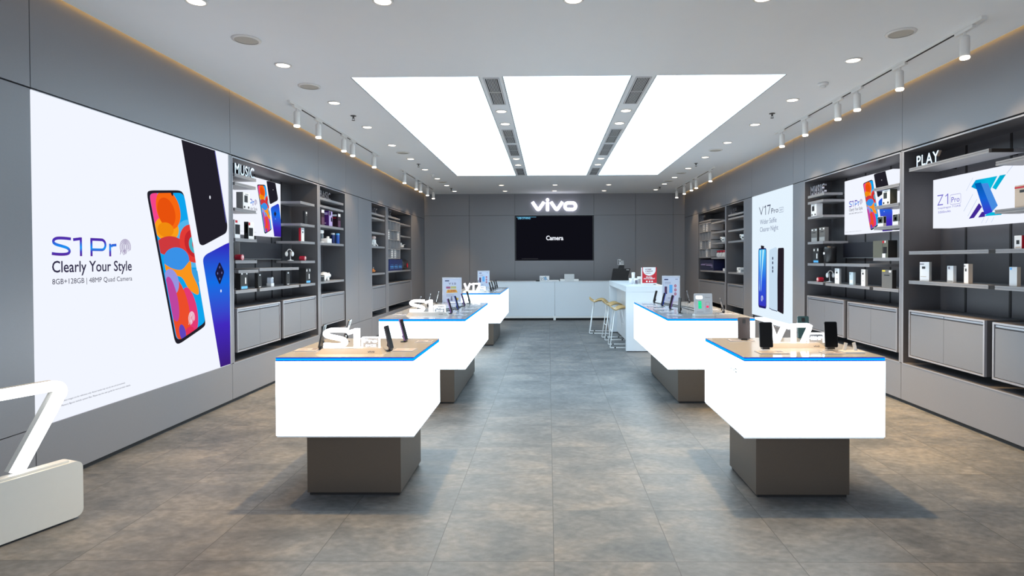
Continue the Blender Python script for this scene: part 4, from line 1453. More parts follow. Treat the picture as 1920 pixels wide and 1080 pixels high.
t = thing('gift_box', 'big blue box with pale stripes of print under the left pigeonhole grid', 'box', side_loc('L', 13.13, .015, 1.279), PI / 2)
b = B(); b.box(-.56, .56, 0, .22, 0, .245, bev=.004); b.to('carton', M_ROYAL, t)
b = B()
for i in range(3):
    x_ = -.50 + .36 * i
    b.box(x_, x_ + .27, -.0015, -.0002, .085, .10); b.box(x_ + .02, x_ + .29, -.0015, -.0002, .055, .065); b.box(x_ + .05, x_ + .25, -.0015, -.0002, .125, .130)
b.to('print', M_CYAN, t)
t = thing('party_speaker', 'black rounded speaker with a red round end beside the blue box', 'speaker', side_loc('L', 14.10, .02, 1.279), PI / 2)
b = B(); b.lathe([(.10, 0), (.125, .012), (.125, .50), (.10, .52)], n=28, M=Matrix.Translation((-.26, .13, .126)) @ Matrix.Rotation(PI / 2, 4, 'Y')); b.to('body', M_BLACK, t, smooth=True)
b = B(); b.lathe([(.03, 0), (.055, 0.0), (.055, .006), (.03, .006)], n=24, M=Matrix.Translation((.10, .003, .10)) @ Matrix.Rotation(PI / 2, 4, 'X')); b.to('emblem', M_RED, t)
t = thing('toy_drone', 'small white toy drone on the shelf right of the left pigeonhole grid', 'drone', side_loc('L', 13.98, .06, 1.796), PI / 2)
b = B(); b.box(-.07, .07, 0, .10, .015, .07, bev=.018); b.to('body', M_WPLAST, t, smooth=True)
b = B(); b.lathe([(.02, 0), (.03, .02), (.02, .05)], c=(-.05, .05, .07), n=14); b.to('head', M_TRAY, t, smooth=True)
for s in (-1, 1):
    b = B(); b.tube([(s * .06, .05, .05), (s * .14, .03, .075)], .008); b.lathe([(.035, .08), (.035, .085)], c=(s * .14, .03, 0), n=14); b.to('rotor_arm', M_TRAY, t)

# --- right MUSIC bay
g = 'packaged accessories on the right MUSIC shelves'
goods_box('camera_box', 'white box with a dark camera picture at the right MUSIC bay far end', 'box', g, 'R', 8.37, 2.097, .17, 0.085, .175, M_WCARD, cam_prints, d=.03)
M_SMOKE = mat('smoky_card', (.13, .13, .13), .4, 0, .2, 60)
gp = [(.08, .84, .3, .94, M_WCARD), (.68, .84, .9, .94, M_WCARD), (.25, .66, .75, .71, M_BLACK), (.05, .02, .95, .3, M_GCARD)]
goods_box('headphone_box', 'grey accessory box at the right MUSIC bay far end, left of a pair', 'box', g, 'R', 8.40, 1.742, .19, 0.03, .185, M_SMOKE, gp + [('s', 0, 0, 1, 1, M_BLACKM)], d=.05)
goods_box('headphone_box', 'grey accessory box at the right MUSIC bay far end, right of a pair', 'box', g, 'R', 8.14, 1.742, .17, 0.05, .19, M_SMOKE, gp, d=.04)
goods_box('speaker_box', 'black box with light blue base stripe at the right MUSIC bay far end', 'box', g, 'R', 8.28, 1.442, .17, .12, .215, M_BLACKM, bp_, d=.02)
t = thing('round_speaker', 'tall black rounded speaker beside the blue-striped box, right MUSIC bay', 'speaker', side_loc('R', 8.075, .12, 1.442), -PI / 2)
b = B(); b.lathe([(.075, 0), (.08, .006), (.08, .20), (.07, .228), (.04, .238)], n=26); b.to('body', M_BLACK, t, smooth=True)
b = B(); b.box(-.02, .02, -.083, -.078, .12, .15); b.to('badge', M_WCARD, t)
headphones('R', 8.13, 1.186, 'white headphones on a stand in the right MUSIC bay', d=.14)
red_speaker('R', 8.20, 1.186, 'small red cylinder speaker in the right MUSIC bay', d=.01)
wp = [(.3, .68, .62, .80, M_BLACK), (.05, .88, .6, .93, M_GCARD), (.3, .3, .7, .33, M_GCARD), ('s', 0, 0, 1, 1, M_GCARD)]
goods_box('power_bank_box', 'slim white box with black dot on the right MUSIC bottom shelf, leftmost of three', 'box', g, 'R', 7.715, 1.181, .12, 0.025, .195, M_WCARD, wp, d=.04)
goods_box('power_bank_box', 'small pale blue box between two white boxes on the right MUSIC bottom shelf', 'box', g, 'R', 7.355, 1.181, .095, 0.03, .155, mat('pale_blue_card', (.50, .60, .66), .5), [(.15, .8, .3, .92, M_INK), (.1, .1, .9, .4, M_WCARD)], d=.04)
goods_box('power_bank_box', 'slim white box with black dot on the right MUSIC bottom shelf, rightmost of three', 'box', g, 'R', 7.04, 1.181, .09, 0.03, .195, M_WCARD, wp, d=.02)
goods_box('accessory_pack', 'grey patterned pack with yellow tag at the right MUSIC bottom shelf near end', 'box', g, 'R', 6.55, 1.179, .20, 0.045, .20, M_SMOKE, [(.05, .9, .35, .98, M_YELLOW), (.7, .86, .9, .97, M_WCARD), (.25, .68, .75, .73, M_BLACK), ('s', 0, 0, 1, 1, M_BLACKM)], d=.02)
goods_box('camera_box', 'pale box with a dark camera picture in front of the small right poster', 'box', g, 'R', 6.59, 2.093, .15, 0.078, .165, M_WCARD, cam_prints + [('s', 0, 0, 1, 1, M_OLIVE)], d=.03)
wc = [(.05, .35, .95, .95, mat('dark_green_card', (.03, .04, .035), .4)), (.05, .85, .35, .98, M_WCARD), (.3, .45, .7, .72, M_GCARD)]
goods_box('watch_box', 'small dark green and white box in front of the small right poster', 'box', g, 'R', 6.70, 1.858, .11, 0.035, .115, M_WCARD, wc + [('s', .1, .35, .9, .95, M_BLACKM)], d=.03)
goods_box('watch_box', 'small dark green and white box at the near end above the headphone pack', 'box', g, 'R', 6.41, 1.858, .10, 0.035, .12, M_WCARD, wc + [('s', .1, .35, .9, .95, M_BLACKM)], d=.03)
goods_box('speaker_box', 'plain olive grey box beside the black panel in the right MUSIC bay', 'box', g, 'R', 6.73, 1.512, .20, .16, .19, M_OLIVE, (), d=.02)
goods_box('headphone_box', 'olive headphone pack with black headphone picture at the right MUSIC bay near end', 'box', g, 'R', 6.585, 1.512, 0.11, 0.095, .19, M_OLIVE, [(.15, .25, .8, .62, M_BLACK), (.0, .0, .55, .24, M_WCARD), (.02, .85, .3, .98, M_RED), (.4, .86, .6, .98, M_WCARD), ('s', 0, 0, 1, 1, M_BLACKM)], d=.02)

# --- PLAY bay
g = 'boxed gadgets on the PLAY shelves'
w1 = [(.25, .64, .6, .76, M_BLACK), (.0, .86, .45, .91, M_INK), (.1, .22, .7, .25, M_BEIGE), ('s', 0, 0, 1, 1, mat('card_shade_grey', (.42, .41, .40), .5))]
goods_box('gadget_box', 'white box with a black picture at the left end of the PLAY lower shelf', 'box', g, 'R', 5.965, 1.277, .125, 0.026, .19, M_WCARD, w1, d=.06, turn=.12)
goods_box('gadget_box', 'small pale box second from the left on the PLAY lower shelf', 'box', g, 'R', 5.585, 1.277, .085, 0.03, .155, mat('ice_card', (.62, .66, .72), .5), [(.2, .8, .45, .95, M_INK), (.1, .05, .9, .12, M_GCARD)], d=.06)
goods_box('gadget_box', 'slim white box third from the left on the PLAY lower shelf', 'box', g, 'R', 5.345, 1.277, .065, 0.036, .175, M_WCARD, [(.3, .62, .6, .76, M_BLACK), (.0, .86, .35, .92, M_INK), ('s', 0, 0, 1, 1, M_BEIGE)], d=.04, turn=-.08)
goods_box('gadget_box', 'pale box at the right picture edge on the PLAY lower shelf', 'box', g, 'R', 4.835, 1.275, .08, 0.03, .155, mat('ice_card', (.62, .66, .72), .5), [(.1, .85, .35, .97, M_CYAN), ('s', 0, 0, 1, 1, M_BEIGE)], d=.06)
goods_box('gadget_box', 'white box with red side at the right picture edge on the PLAY middle shelf', 'box', g, 'R', 4.775, 1.576, .075, .10, .105, M_WCARD, [('s', 0, 0, 1, 1, M_RED), (.3, .35, .7, .65, M_BLACK), (.2, .08, .8, .14, M_BEIGE)], d=.05)
goods_box('gadget_box', 'beige box with red stripe at the right picture edge above the lit poster', 'box', g, 'R', 4.735, 1.901, .10, .12, .175, M_BEIGE, [(.0, .86, 1, .94, M_RED), (.5, .66, 1, .78, M_BLACK)], d=.03)

# --- far right bays
for y, z, lab in ((12.92, 1.868, 'white bowl-shaped cup with black pattern, right bay with grid'), (11.62, 1.869, 'white bowl-shaped cup with black pattern, narrow right bay')):
    t = thing('patterned_cup', lab, 'cup', side_loc('R', y, .13, z), -PI / 2, 'black and white cups on the right shelves')
    b = B(); b.lathe([(.035, 0), (.05, .01), (.082, .07), (.088, .115), (.083, .115), (.07, .06), (.03, .02)], n=26); b.to('bowl', M_WPLAST, t, smooth=True)
    b = B()
    for a_, z_, r_ in ((200, .05, .018), (230, .085, .022), (262, .04, .016), (285, .08, .02), (320, .06, .018)):
        rr_ = .052 + .035 * (z_ / .1)
        cx_, cy_ = rr_ * math.cos(math.radians(a_)), rr_ * math.sin(math.radians(a_))
        b.lathe([(r_, 0), (r_ * .8, .004)], n=10, M=Matrix.Translation((cx_, cy_, z_)) @ Matrix.Rotation(math.radians(a_), 4, 'Z') @ Matrix.Rotation(PI / 2 + .35, 4, 'Y'))
    b.to('pattern_patch', M_BLACK, t)
    b = B(); b.tube([(.08, 0, .10)] + [(.085 + .03 * math.sin(q), 0, .065 + .035 * math.cos(q)) for q in (.6, 1.2, 1.8, 2.4)] + [(.07, 0, .035)], .006); b.to('handle', M_WPLAST, t, smooth=True)
for i, (y, dd) in enumerate(((13.20, .05), (12.98, .05), (12.76, .05))):
    t = thing('snack_jar', 'clear jar with red lid, %s of three on the right bay shelf' % ('leftmost', 'middle', 'rightmost')[i], 'jar', side_loc('R', y, dd + .04, 1.546), -PI / 2, 'red-lidded jars')
    b = B(); b.lathe([(.036, 0), (.04, .006), (.04, .10), (.034, .112)], n=20); b.to('jar', mat('jar_plastic', (.55, .50, .50), .2), t, smooth=True)
    b = B(); b.lathe([(.042, .105), (.042, .145), (.036, .15)], n=20); b.to('lid', M_REDGL, t, smooth=True)
    b = B(); b.box(-.028, .028, -.0425, -.038, .02, .085); b.to('label_print', M_WCARD, t)
t = thing('gift_box', 'big navy box with a line of pale print under the right pigeonhole grid', 'box', side_loc('R', 13.95, .015, 1.246), -PI / 2)
b = B(); b.box(-.58, .58, 0, .25, 0, .245, bev=.004); b.to('carton', M_NAVY, t)
b = B(); b.box(-.5, -.1, -.0015, -.0002, .12, .135); b.box(-.02, .5, -.0015, -.0002, .115, .13); b.box(.38, .52, -.0015, -.0002, .08, .09); b.box(-.45, .45, -.0015, -.0002, .15, .154); b.to('print', M_LILAC, t)
t = thing('toy_robot', 'small grey and white toy robot beside the navy box', 'toy', side_loc('R', 12.75, .06, 1.246), -PI / 2)
b = B(); b.box(-.06, .06, 0, .10, 0, .06, bev=.012); b.to('body', M_TRAY, t)
b = B(); b.tube([(.02, .05, .06), (.025, .05, .15)], .007); b.to('neck', M_GCARD, t)
b = B(); b.lathe([(.01, 0), (.022, .012), (.022, .028), (.01, .04)], c=(.025, .05, .15), n=14); b.to('head', M_WPLAST, t, smooth=True)
goods_box('toy_pack', 'grey and white patterned pack on the lower shelf of the narrow right bay', 'box', 'packs in the far right bays', 'R', 11.62, 1.241, .20, .17, .10, M_WCARD, [(.05, .1, .4, .45, M_GCARD), (.5, .5, .95, .85, M_GCARD), ('s', .1, .15, .5, .6, M_GCARD), ('s', .6, .5, .95, .9, M_GCARD)], d=.02)


# ================================================================== end wall: screen and logo
t = thing('wall_screen', 'large black video screen on the end wall showing the word Camera', 'screen', (0.168, YB, 1.478), 0)
b = B(); b.box(-1.057, 1.057, -0.002, 0.02, 0, 1.232); b.to('bezel', M_BLACK, t)
b = B(); b.box(-1.035, 1.035, -0.004, -0.0021, 0.02, 1.21); b.to('display', emit('screen_black_glow', s2l(13, 13, 20), 1.0), t)
b = B(); b.box(-1.07, 1.07, -0.006, 0.0, -0.016, -0.002); b.box(-1.07, 1.07, -0.006, 0.0, 1.234, 1.246); b.to('edge_trim', M_FRAME, t)
b = B(); b.text('Camera', -0.222, 0.555, 0.465, 0.125, -0.0055, bold=0.025); b.to('caption', EM_PWHITE, t)
b = B(); b.box(-1.02, -0.49, -0.0056, -0.0045, 1.178, 1.186); b.text('USB OTHING', -0.985, 1.125, 0.34, 0.055, -0.0055, bold=0.02); b.to('status_text', em255('p_screen_cyan', 120, 200, 240), t)
b = B(); b.text('Product images shown are for reference only. Actual result may vary', -0.88, 0.05, 0.44, 0.014, -0.0055); b.to('footnote', em255('p_screen_grey', 120, 120, 125), t)

t = thing('wall_logo', 'glowing white four-letter sign on the end wall above the black screen', 'sign', (0.1655, YB, 2.817), 0)
b = B(); logo(b, -0.6185, 0, 1.237, -0.055, 0.035); b.to('letters', EM_LOGO, t)
b = B(); logo(b, -0.615, 0.002, 1.23, -0.018, 0.008); b.to('back_light', EM_HALO, t)
b = B()
for x in (-.45, -.18, .05, .40):
    b.cyl((x, 0.0, .1), .008, .03, 'y', 8)
b.xf(Matrix.Translation((0, 0.0, 0)))
b.to('fixing_pin', M_CHROME, t)


# ================================================================== display tables
def table(label, x0, x1, y0, y1, zb, zt_, ped, logo_y, logo_side):
    xc, yc = (x0 + x1) / 2, (y0 + y1) / 2
    t = thing('display_table', label, 'display table', (xc, yc, 0), 0, 'glowing display tables')
    hx, hy = (x1 - x0) / 2, (y1 - y0) / 2
    px0, px1, py0, py1 = ped[0] - xc, ped[1] - xc, ped[2] - yc, ped[3] - yc
    b = B(); b.box(px0, px1, py0, py1, 0.018, zb, bev=.003); pd = b.to('pedestal', M_PED, t)
    b = B(); b.box(px0 + .012, px1 - .012, py0 + .012, py1 - .012, 0.0, 0.018); b.to('plinth', M_GAP, pd)
    b = B(); b.box(-hx + .004, hx - .004, -hy + .004, hy - .004, zb, zb + .010); b.to('bottom_plate', M_TRAY, t)
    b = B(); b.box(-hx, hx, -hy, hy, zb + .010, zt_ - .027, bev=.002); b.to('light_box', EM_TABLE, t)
    b = B(); b.box(-hx + .003, hx - .003, -hy + .003, hy - .003, zt_ - .027, zt_ - .004); b.to('led_glow', EM_LEDGLOW, t)  # glowing band stands in for strip light on glass and box edges
    b = B(); b.box(-hx + .0015, hx - .0015, -hy + .0015, hy - .0015, zt_ - .0215, zt_ - .0095); b.to('led_strip', EM_LED, t)
    b = B(); b.box(-hx, hx, -hy, hy, zt_ - .004, zt_, bev=.001); b.to('glass_top', M_GLASSTOP, t)
    # wordmark on the side toward the aisle
    s = 1 if logo_side == 'right' else -1
    b = B(); logo(b, -.07, 0, .14, 0)
    b.xf(Matrix.Translation((s * (hx + .0012), logo_y - yc, zt_ - .125)) @ Matrix.Rotation(s * PI / 2, 4, 'Z'))
    b.to('wordmark', mat('wordmark_grey', (.35, .36, .38), .4), t)
    return t


table('white glowing display table nearest the camera in the left row', -1.692, -0.832, 3.655, 4.53, .405, .905, (-1.545, -.945, 3.765, 4.36), 4.42, 'right')
table('long white glowing display table second in the left row', -1.705, -0.832, 5.95, 8.20, .400, .915, (-1.57, -.985, 6.19, 7.90), 8.08, 'right')
table('white glowing display table farthest back in the left row', -1.715, -0.835, 10.3, 12.45, .400, .930, (-1.56, -.962, 10.40, 11.80), 12.3, 'right')
table('white glowing display table nearest the camera on the right', 1.190, 2.045, 3.625, 4.53, .405, .905, (1.302, 1.886, 3.735, 4.28), 3.83, 'left')
table('long white glowing display table behind the nearest one on the right', 1.187, 2.055, 5.93, 8.25, .400, .915, (1.350, 1.93, 6.205, 7.85), 6.08, 'left')

# ------------------------------------------------------------------ lit letter signs on the tables
def sign_base(t, wd, h, dp, base_mat):
    b = B()
    hw = wd / 2
    v = [(-hw, -dp / 2, 0), (hw, -dp / 2, 0), (hw, dp / 2, 0), (-hw, dp / 2, 0), (-hw + .03, -dp / 2 + .035, h), (hw - .03, -dp / 2 + .035, h), (hw - .03, dp / 2 - .01, h), (-hw + .03, dp / 2 - .01, h)]
    vs = [b.bm.verts.new(q) for q in v]
    for f in ((0, 3, 2, 1), (4, 5, 6, 7), (0, 1, 5, 4), (1, 2, 6, 5), (2, 3, 7, 6), (3, 0, 4, 7)):
        b.bm.faces.new([vs[i] for i in f])
    return b.to('base', base_mat, t)


M_PLATE = mat('clear_plate', (0.85, 0.88, 0.95), 0.1, alpha=0.15)
M_SBASE = mat('sign_base_beige', (.48, .45, .42), .45)


def s1_sign(label, x, y, z, wd, k, texts):
    """Letters S1 with a framed plate; k metres per drawing unit."""
    t = thing('letter_sign', label, 'sign', (x, y, z), 0, 'glowing letter signs on the tables')
    sign_base(t, wd, .033, .11, M_SBASE)
    x0 = -wd / 2 + .030
    z0 = .033
    low = Matrix.Translation((0, 0, z0)) @ Matrix.Diagonal((1, 1, .90, 1)) @ Matrix.Translation((0, 0, -z0))
    b = B(); glyph_S(b, x0, z0, k, 122 * k, -.006, .028); b.xf(low); b.to('letter', EM_SIGN, t)
    b = B()
    xa = x0 + (780 - 150) * k
    b.ribbon([(xa, z0 + 430 * k), (xa + 160 * k, z0 + 480 * k), (xa + 250 * k, z0 + 500 * k)], 118 * k, -.006, .028)
    b.box(xa + 165 * k, xa + 305 * k, -.0065, .0225, z0, z0 + 555 * k, bev=.003)
    b.xf(low)
    b.to('letter', EM_SIGN, t)
    xp = xa + 370 * k
    b = B()
    pw, ph = 455 * k, 270 * k
    b.ribbon([(xp, z0)] + [(xp, z0 + ph - .01)] + arc(xp + .01, z0 + ph - .01, .01, 180, 90, 4) + arc(xp + pw - .01, z0 + ph - .01, .01, 90, 0, 4) + [(xp + pw, z0)], 30 * k, .002, .006)
    b.to('plate_frame', EM_SIGN, t)
    b = B(); b.box(xp, xp + pw, .006, .009, z0, z0 + ph - .002); b.to('plate', M_PLATE, t)
    b = B(); b.text(texts[0], xp + .1 * pw, z0 + ph * .48, pw * .78, ph * .36, .003, .003, bold=.03); b.text(texts[1], xp + .2 * pw, z0 + ph * .08, pw * .6, ph * .26, .003, .003, bold=.03)
    b.to('plate_text', emit('plate_glow', (.9, .95, 1.0), 1.6), t)
    b = B(); logo(b, wd / 2 - .10, .009, .045, 0); b.xf(Matrix.Translation((0, -.047, 0))); b.to('wordmark', M_INK, t)
    return t


def v17_sign(label, x, y, z, wd, h, text, plate=True):
    t = thing('letter_sign', label, 'sign', (x, y, z), 0, 'glowing letter signs on the tables')
    sign_base(t, wd, .030, .11, M_SBASE)
    k = h / 330.0
    z0 = .030
    x0 = -wd / 2 + .02
    sw = 74 * k
    b = B(); b.ribbon([(x0 + 20 * k, z0 + 318 * k), (x0 + 128 * k, z0 + 45 * k), (x0 + 142 * k, z0 + 34 * k), (x0 + 158 * k, z0 + 45 * k), (x0 + 285 * k, z0 + 318 * k)], sw, -.006, .026); b.to('letter', EM_SIGN, t)
    xa = x0 + 325 * k
    b = B(); b.ribbon([(xa, z0 + 268 * k), (xa + 110 * k, z0 + 300 * k)], 62 * k, -.006, .026); b.box(xa + 75 * k, xa + 145 * k, -.0065, .0205, z0, z0 + 332 * k, bev=.003); b.to('letter', EM_SIGN, t)
    xb = xa + 165 * k
    b = B(); b.ribbon([(xb, z0 + 302 * k), (xb + 190 * k, z0 + 302 * k), (xb + 222 * k, z0 + 285 * k), (xb + 212 * k, z0 + 240 * k), (xb + 102 * k, z0)], 66 * k, -.006, .026); b.to('letter', EM_SIGN, t)
    xp = xb + 195 * k
    pw, ph = 275 * k, 160 * k
    b = B(); b.ribbon([(xp, z0), (xp, z0 + ph), (xp + pw, z0 + ph), (xp + pw, z0)], 24 * k, .002, .006); b.to('plate_frame', EM_SIGN, t)
    b = B(); b.box(xp, xp + pw, .006, .009, z0, z0 + ph); b.to('plate', M_PLATE, t)
    b = B(); b.text(text, xp + .09 * pw, z0 + ph * .28, pw * .82, ph * .42, .003, .003, bold=.03); b.to('plate_text', emit('plate_glow', (.9, .95, 1.0), 1.6), t)
    b = B(); logo(b, wd / 2 - .085, .008, .04, 0); b.xf(Matrix.Translation((0, -.047, 0))); b.to('wordmark', M_INK, t)
    return t


s1_sign('glowing S1 letters with small framed plate on the nearest left table', -1.268, 3.815, .905, .430, .000249, ('Pro', '8+128'))
s1_sign('glowing S1 letters with small framed plate on the second left table', -1.288, 6.33, .915, .450, .000262, ('Pro', '8+128'))
v17_sign('glowing V17 letters on the farthest left table', -1.30, 10.66, .93, .47, .130, 'Pro')
v17_sign('glowing V17 letters and 48MP plate on the nearest right table', 1.662, 4.03, .905, .385, .128, '48MP')


# ------------------------------------------------------------------ phones on stands
def phone(label, x, y, z, rz, lean=14, back=None, screen=None, group='demo phones on the tables', w_=.075, h_=.158, lift=.012):
    back = back or M_BLACK
    screen = screen or M_GLOSSB
    t = thing('smartphone', label, 'smartphone', (x, y, z), rz, group)
    M = Matrix.Translation((0, 0, lift)) @ Matrix.Rotation(math.radians(-lean), 4, 'X')
    b = B(); b.poly(rrect(-w_ / 2, 0, w_ / 2, h_, .010, 5), -.0045, .009); b.xf(M); b.to('body', back, t)
    b = B(); b.poly(rrect(-w_ / 2 + .003, .003, w_ / 2 - .003, h_ - .003, .008, 5), -.0049); b.xf(M); b.to('screen', screen, t)
    b = B(); b.poly(rrect(-.012, h_ - .042, .012, h_ - .012, .005, 4), .0046, .0018); b.poly(ell(0, .03, .004, .004, 10), .0046, .001); b.xf(M); b.to('camera', M_BLACK, t)
    b = B(); b.box(-.022, .022, -.004, .014, .003, .020, bev=.003); b.box(-.024, .024, -.002, .036, 0, .005, bev=.001)
    if lean > 0:
        b.tube([(0, .012, .012), (0, .026, .035), (0, .022, .06)], .006)
    b.to('mount', M_BLACK, t)
    return t


L_, R_ = -PI / 2, PI / 2
phone('phone seen edge-on at the front right of the nearest left table', -1.035, 3.90, .905, R_ - .07, 13, M_GREYBK)
phone('phone seen edge-on at the back right of the nearest left table', -1.040, 4.33, .905, R_ - .07, 15, M_VIOLBK)
phone('phone with pale lit screen behind the S1 letters, nearest left table', -1.497, 4.33, .905, L_ + .12, 17, M_GREYBK, M_SCRBLUE)
phone('phone half hidden behind the S of the nearest left table sign', -1.535, 3.97, .905, L_ + .1, 12, M_BLACK, M_SCRBLUE)
phone('black phone facing out at the front left of the nearest right table', 1.418, 3.88, .913, 0.02, 6, M_BLACK, M_GLOSSB, w_=.086, h_=.165)
phone('black phone facing out at the front right of the nearest right table', 1.839, 3.88, .913, 0.05, 6, M_BLACK, M_GLOSSB, w_=.084, h_=.167)
phone('dark grey phone turned backward at the back left of the nearest right table', 1.428, 4.35, .905, PI - .12, -6, M_GREYBK, w_=.086)
phone('teal-backed phone standing behind the 7 of the nearest right table sign', 1.872, 4.38, .905, PI, -4, M_TEALBK, w_=.082, h_=.164)

ph2 = [(6.51, M_VIOLBK, 'nearest'), (7.00, M_BLUEBK, 'second'), (7.53, M_VIOLBK, 'third'), (8.04, M_BLACK, 'farthest')]
for y, bm_, n_ in ph2:
    phone('leaning phone on the right side of the second left table, %s of four' % n_, -1.06, y, .915, R_ - .06, 16, bm_)
for y, n_ in ((8.06, 'farthest'), (7.50, 'middle'), (6.94, 'nearest')):
    phone('phone with white screen on the left side of the second left table, %s of three' % n_, -1.53, y, .915, L_ + .1, 14, M_GREYBK, M_SCRWHITE)
for y, bm_, n_ in ((8.06, M_BLACK, 'farthest'), (7.49, M_BLUEBK, 'third'), (7.00, M_VIOLBK, 'second'), (6.51, M_BLACK, 'nearest')):
    phone('leaning phone on the aisle side of the long right table, %s of four' % n_, 1.428, y, .915, L_ + .1, 14 if n_ != 'nearest' else 4, bm_)
for y, n_ in ((8.06, 'far'), (6.50, 'near')):
    phone('dark phone on the wall side of the long right table, %s one' % n_, 1.915, y, .915, R_ - .1, 15, M_GREYBK)
for y, n_ in ((10.92, 'nearest'), (11.35, 'second'), (11.85, 'third'), (12.25, 'farthest')):
    phone('dark leaning phone on the right side of the farthest left table, %s of four' % n_, -1.045, y, .93, R_ - .1, 16, M_BLACK)
for y, n_ in ((11.1, 'nearest'), (11.6, 'middle'), (12.1, 'farthest')):
    phone('pale phone on the left side of the farthest left table, %s of three' % n_, -1.46, y, .93, L_ + .1, 14, M_GREYBK, emit('dim_lit_screen', (0.7, 0.72, 0.8), 0.45))

# ------------------------------------------------------------------ price cards and leaflets
def price_card(label, x, y, z, rz=0.0, wd=.15, dp=.10, ink=None, group='price cards on the tables'):
    t = thing('price_card', label, 'price card', (x, y, z), rz, group)
    b = B(); b.box(-wd / 2, wd / 2, -dp / 2, dp / 2, 0, .0045, bev=.001); b.to('holder', M_ACRYL, t)
    b = B(); b.box(-wd / 2 + .006, wd / 2 - .006, -dp / 2 + .008, dp / 2 - .004, .0046, .0053); b.to('sheet', M_PAPERP, t)
    b = B()
    for i in range(4):
        yy = -dp / 2 + .022 + i * (dp - .03) / 4
        b.box(-wd * .40, -wd * .40 + wd * (.35 + .1 * (i % 3)), yy, yy + .006, .0053, .0058)
    b.box(wd * .18, wd * .40, -.01, dp * .38, .0053, .0058)
    b.to('print', ink or M_INK, t)
    return t


price_card('flat price card at the left of the nearest left table', -1.605, 3.93, .905, .1, .15, .12)
price_card('flat price card with red print at the right of the nearest left table', -.955, 3.92, .905, -.05, .145, .12, M_PINK)
price_card('flat price card at the back right corner of the nearest left table', -.905, 4.33, .905, 0, .125, .09)
price_card('flat price card beneath the front left black phone, nearest right table', 1.42, 3.79, .905, 0, .185, .12)
price_card('flat price card beneath the front right black phone, nearest right table', 1.79, 3.77, .905, 0, .13, .10)
price_card('clear card holder under the backward grey phone, nearest right table', 1.405, 4.36, .905, 0, .18, .10)
for i, y in enumerate((6.30, 6.72, 7.16, 7.62)):
    price_card('flat price card along the right edge of the second left table, %s from the front' % ORD[i], -.935, y, .915, 0, .14, .12)
price_card('flat price card at the front left corner of the second left table', -1.60, 6.35, .915, 0, .13, .12)
for i, y in enumerate((6.22, 6.62, 7.02, 7.45, 7.85)):
    price_card('flat price card along the aisle edge of the long right table, %s from the front' % ORD[i], 1.315, y, .915, 0, .15, .14, M_PINK if i in (2, 3) else M_INK)
price_card('flat price card near the front right corner of the long right table', 1.93, 6.36, .915, 0, .17, .14)
price_card('flat price card in the middle of the wall side, long right table', 1.90, 6.95, .915, 0, .15, .14)
for i, y in enumerate((10.9, 11.3, 11.7)):
    price_card('flat price card along the right edge of the farthest left table, %s from the front' % ORD[i], -.93, y, .93, 0, .13, .16)

# white card stand at the front right corner of the near right table
t = thing('card_stand', 'small white plastic stand at the front right corner of the nearest right table', 'stand', (1.925, 3.79, .905), 0)
b = B(); b.box(-.065, .065, -.045, .045, 0, .012, bev=.003); b.to('base', M_WPLAST, t)
for s in (-1, 1):
    b = B(); b.box(-.009, .009, 0, .01, 0, .05); b.xf(Matrix.Translation((s * .036, .02, .011)) @ Matrix.Rotation(-s * .22, 4, 'Y')); b.to('arm', M_WPLAST, t)

# security cables
for lab, pts in (('two dark cables lying across the second left table', [[(-1.33, 6.75, .9195), (-1.22, 7.1, .9195), (-1.09, 7.52, .9195)], [(-1.24, 6.55, .9195), (-1.15, 6.95, .9195), (-1.08, 7.3, .9195)]]),
                 ('two dark cables lying across the long right table', [[(1.45, 8.0, .9195), (1.62, 7.2, .9195), (1.66, 6.6, .9195)], [(1.55, 8.0, .9195), (1.72, 7.2, .9195), (1.76, 6.6, .9195)]])):
    t = thing('security_cable', lab, 'cable', (0, 0, 0), 0, 'security cables')
    for q in pts:
        b = B(); b.tube(q, .0045, 8); b.to('cable', M_BLACK, t)


# ------------------------------------------------------------------ upright poster stands
def poster_stand(label, x, y, z, wd, h, draw, rz=0.0):
    t = thing('poster_stand', label, 'poster stand', (x, y, z), rz, 'upright acrylic poster stands')
    b = B(); b.box(-wd / 2, wd / 2, -.05, .05, 0, .006, bev=.001); b.to('foot', M_ACRYL, t)
    b = B()
    e = .012
    b.box(-wd / 2, -wd / 2 + e, -.006, .006, .006, h); b.box(wd / 2 - e, wd / 2, -.006, .006, .006, h)
    b.box(-wd / 2 + e, wd / 2 - e, -.006, .006, h - e * 1.5, h); b.box(-wd / 2 + e, wd / 2 - e, -.006, .006, .006, .02)
    b.to('frame', M_ACRYL, t)
    b = B(); b.box(-wd / 2 + e, wd / 2 - e, -.002, .002, .02, h - e * 1.5); b.to('sheet', mat('poster_sheet', (.58, .64, .80), .5), t)
    draw(t, wd, h)
    return t


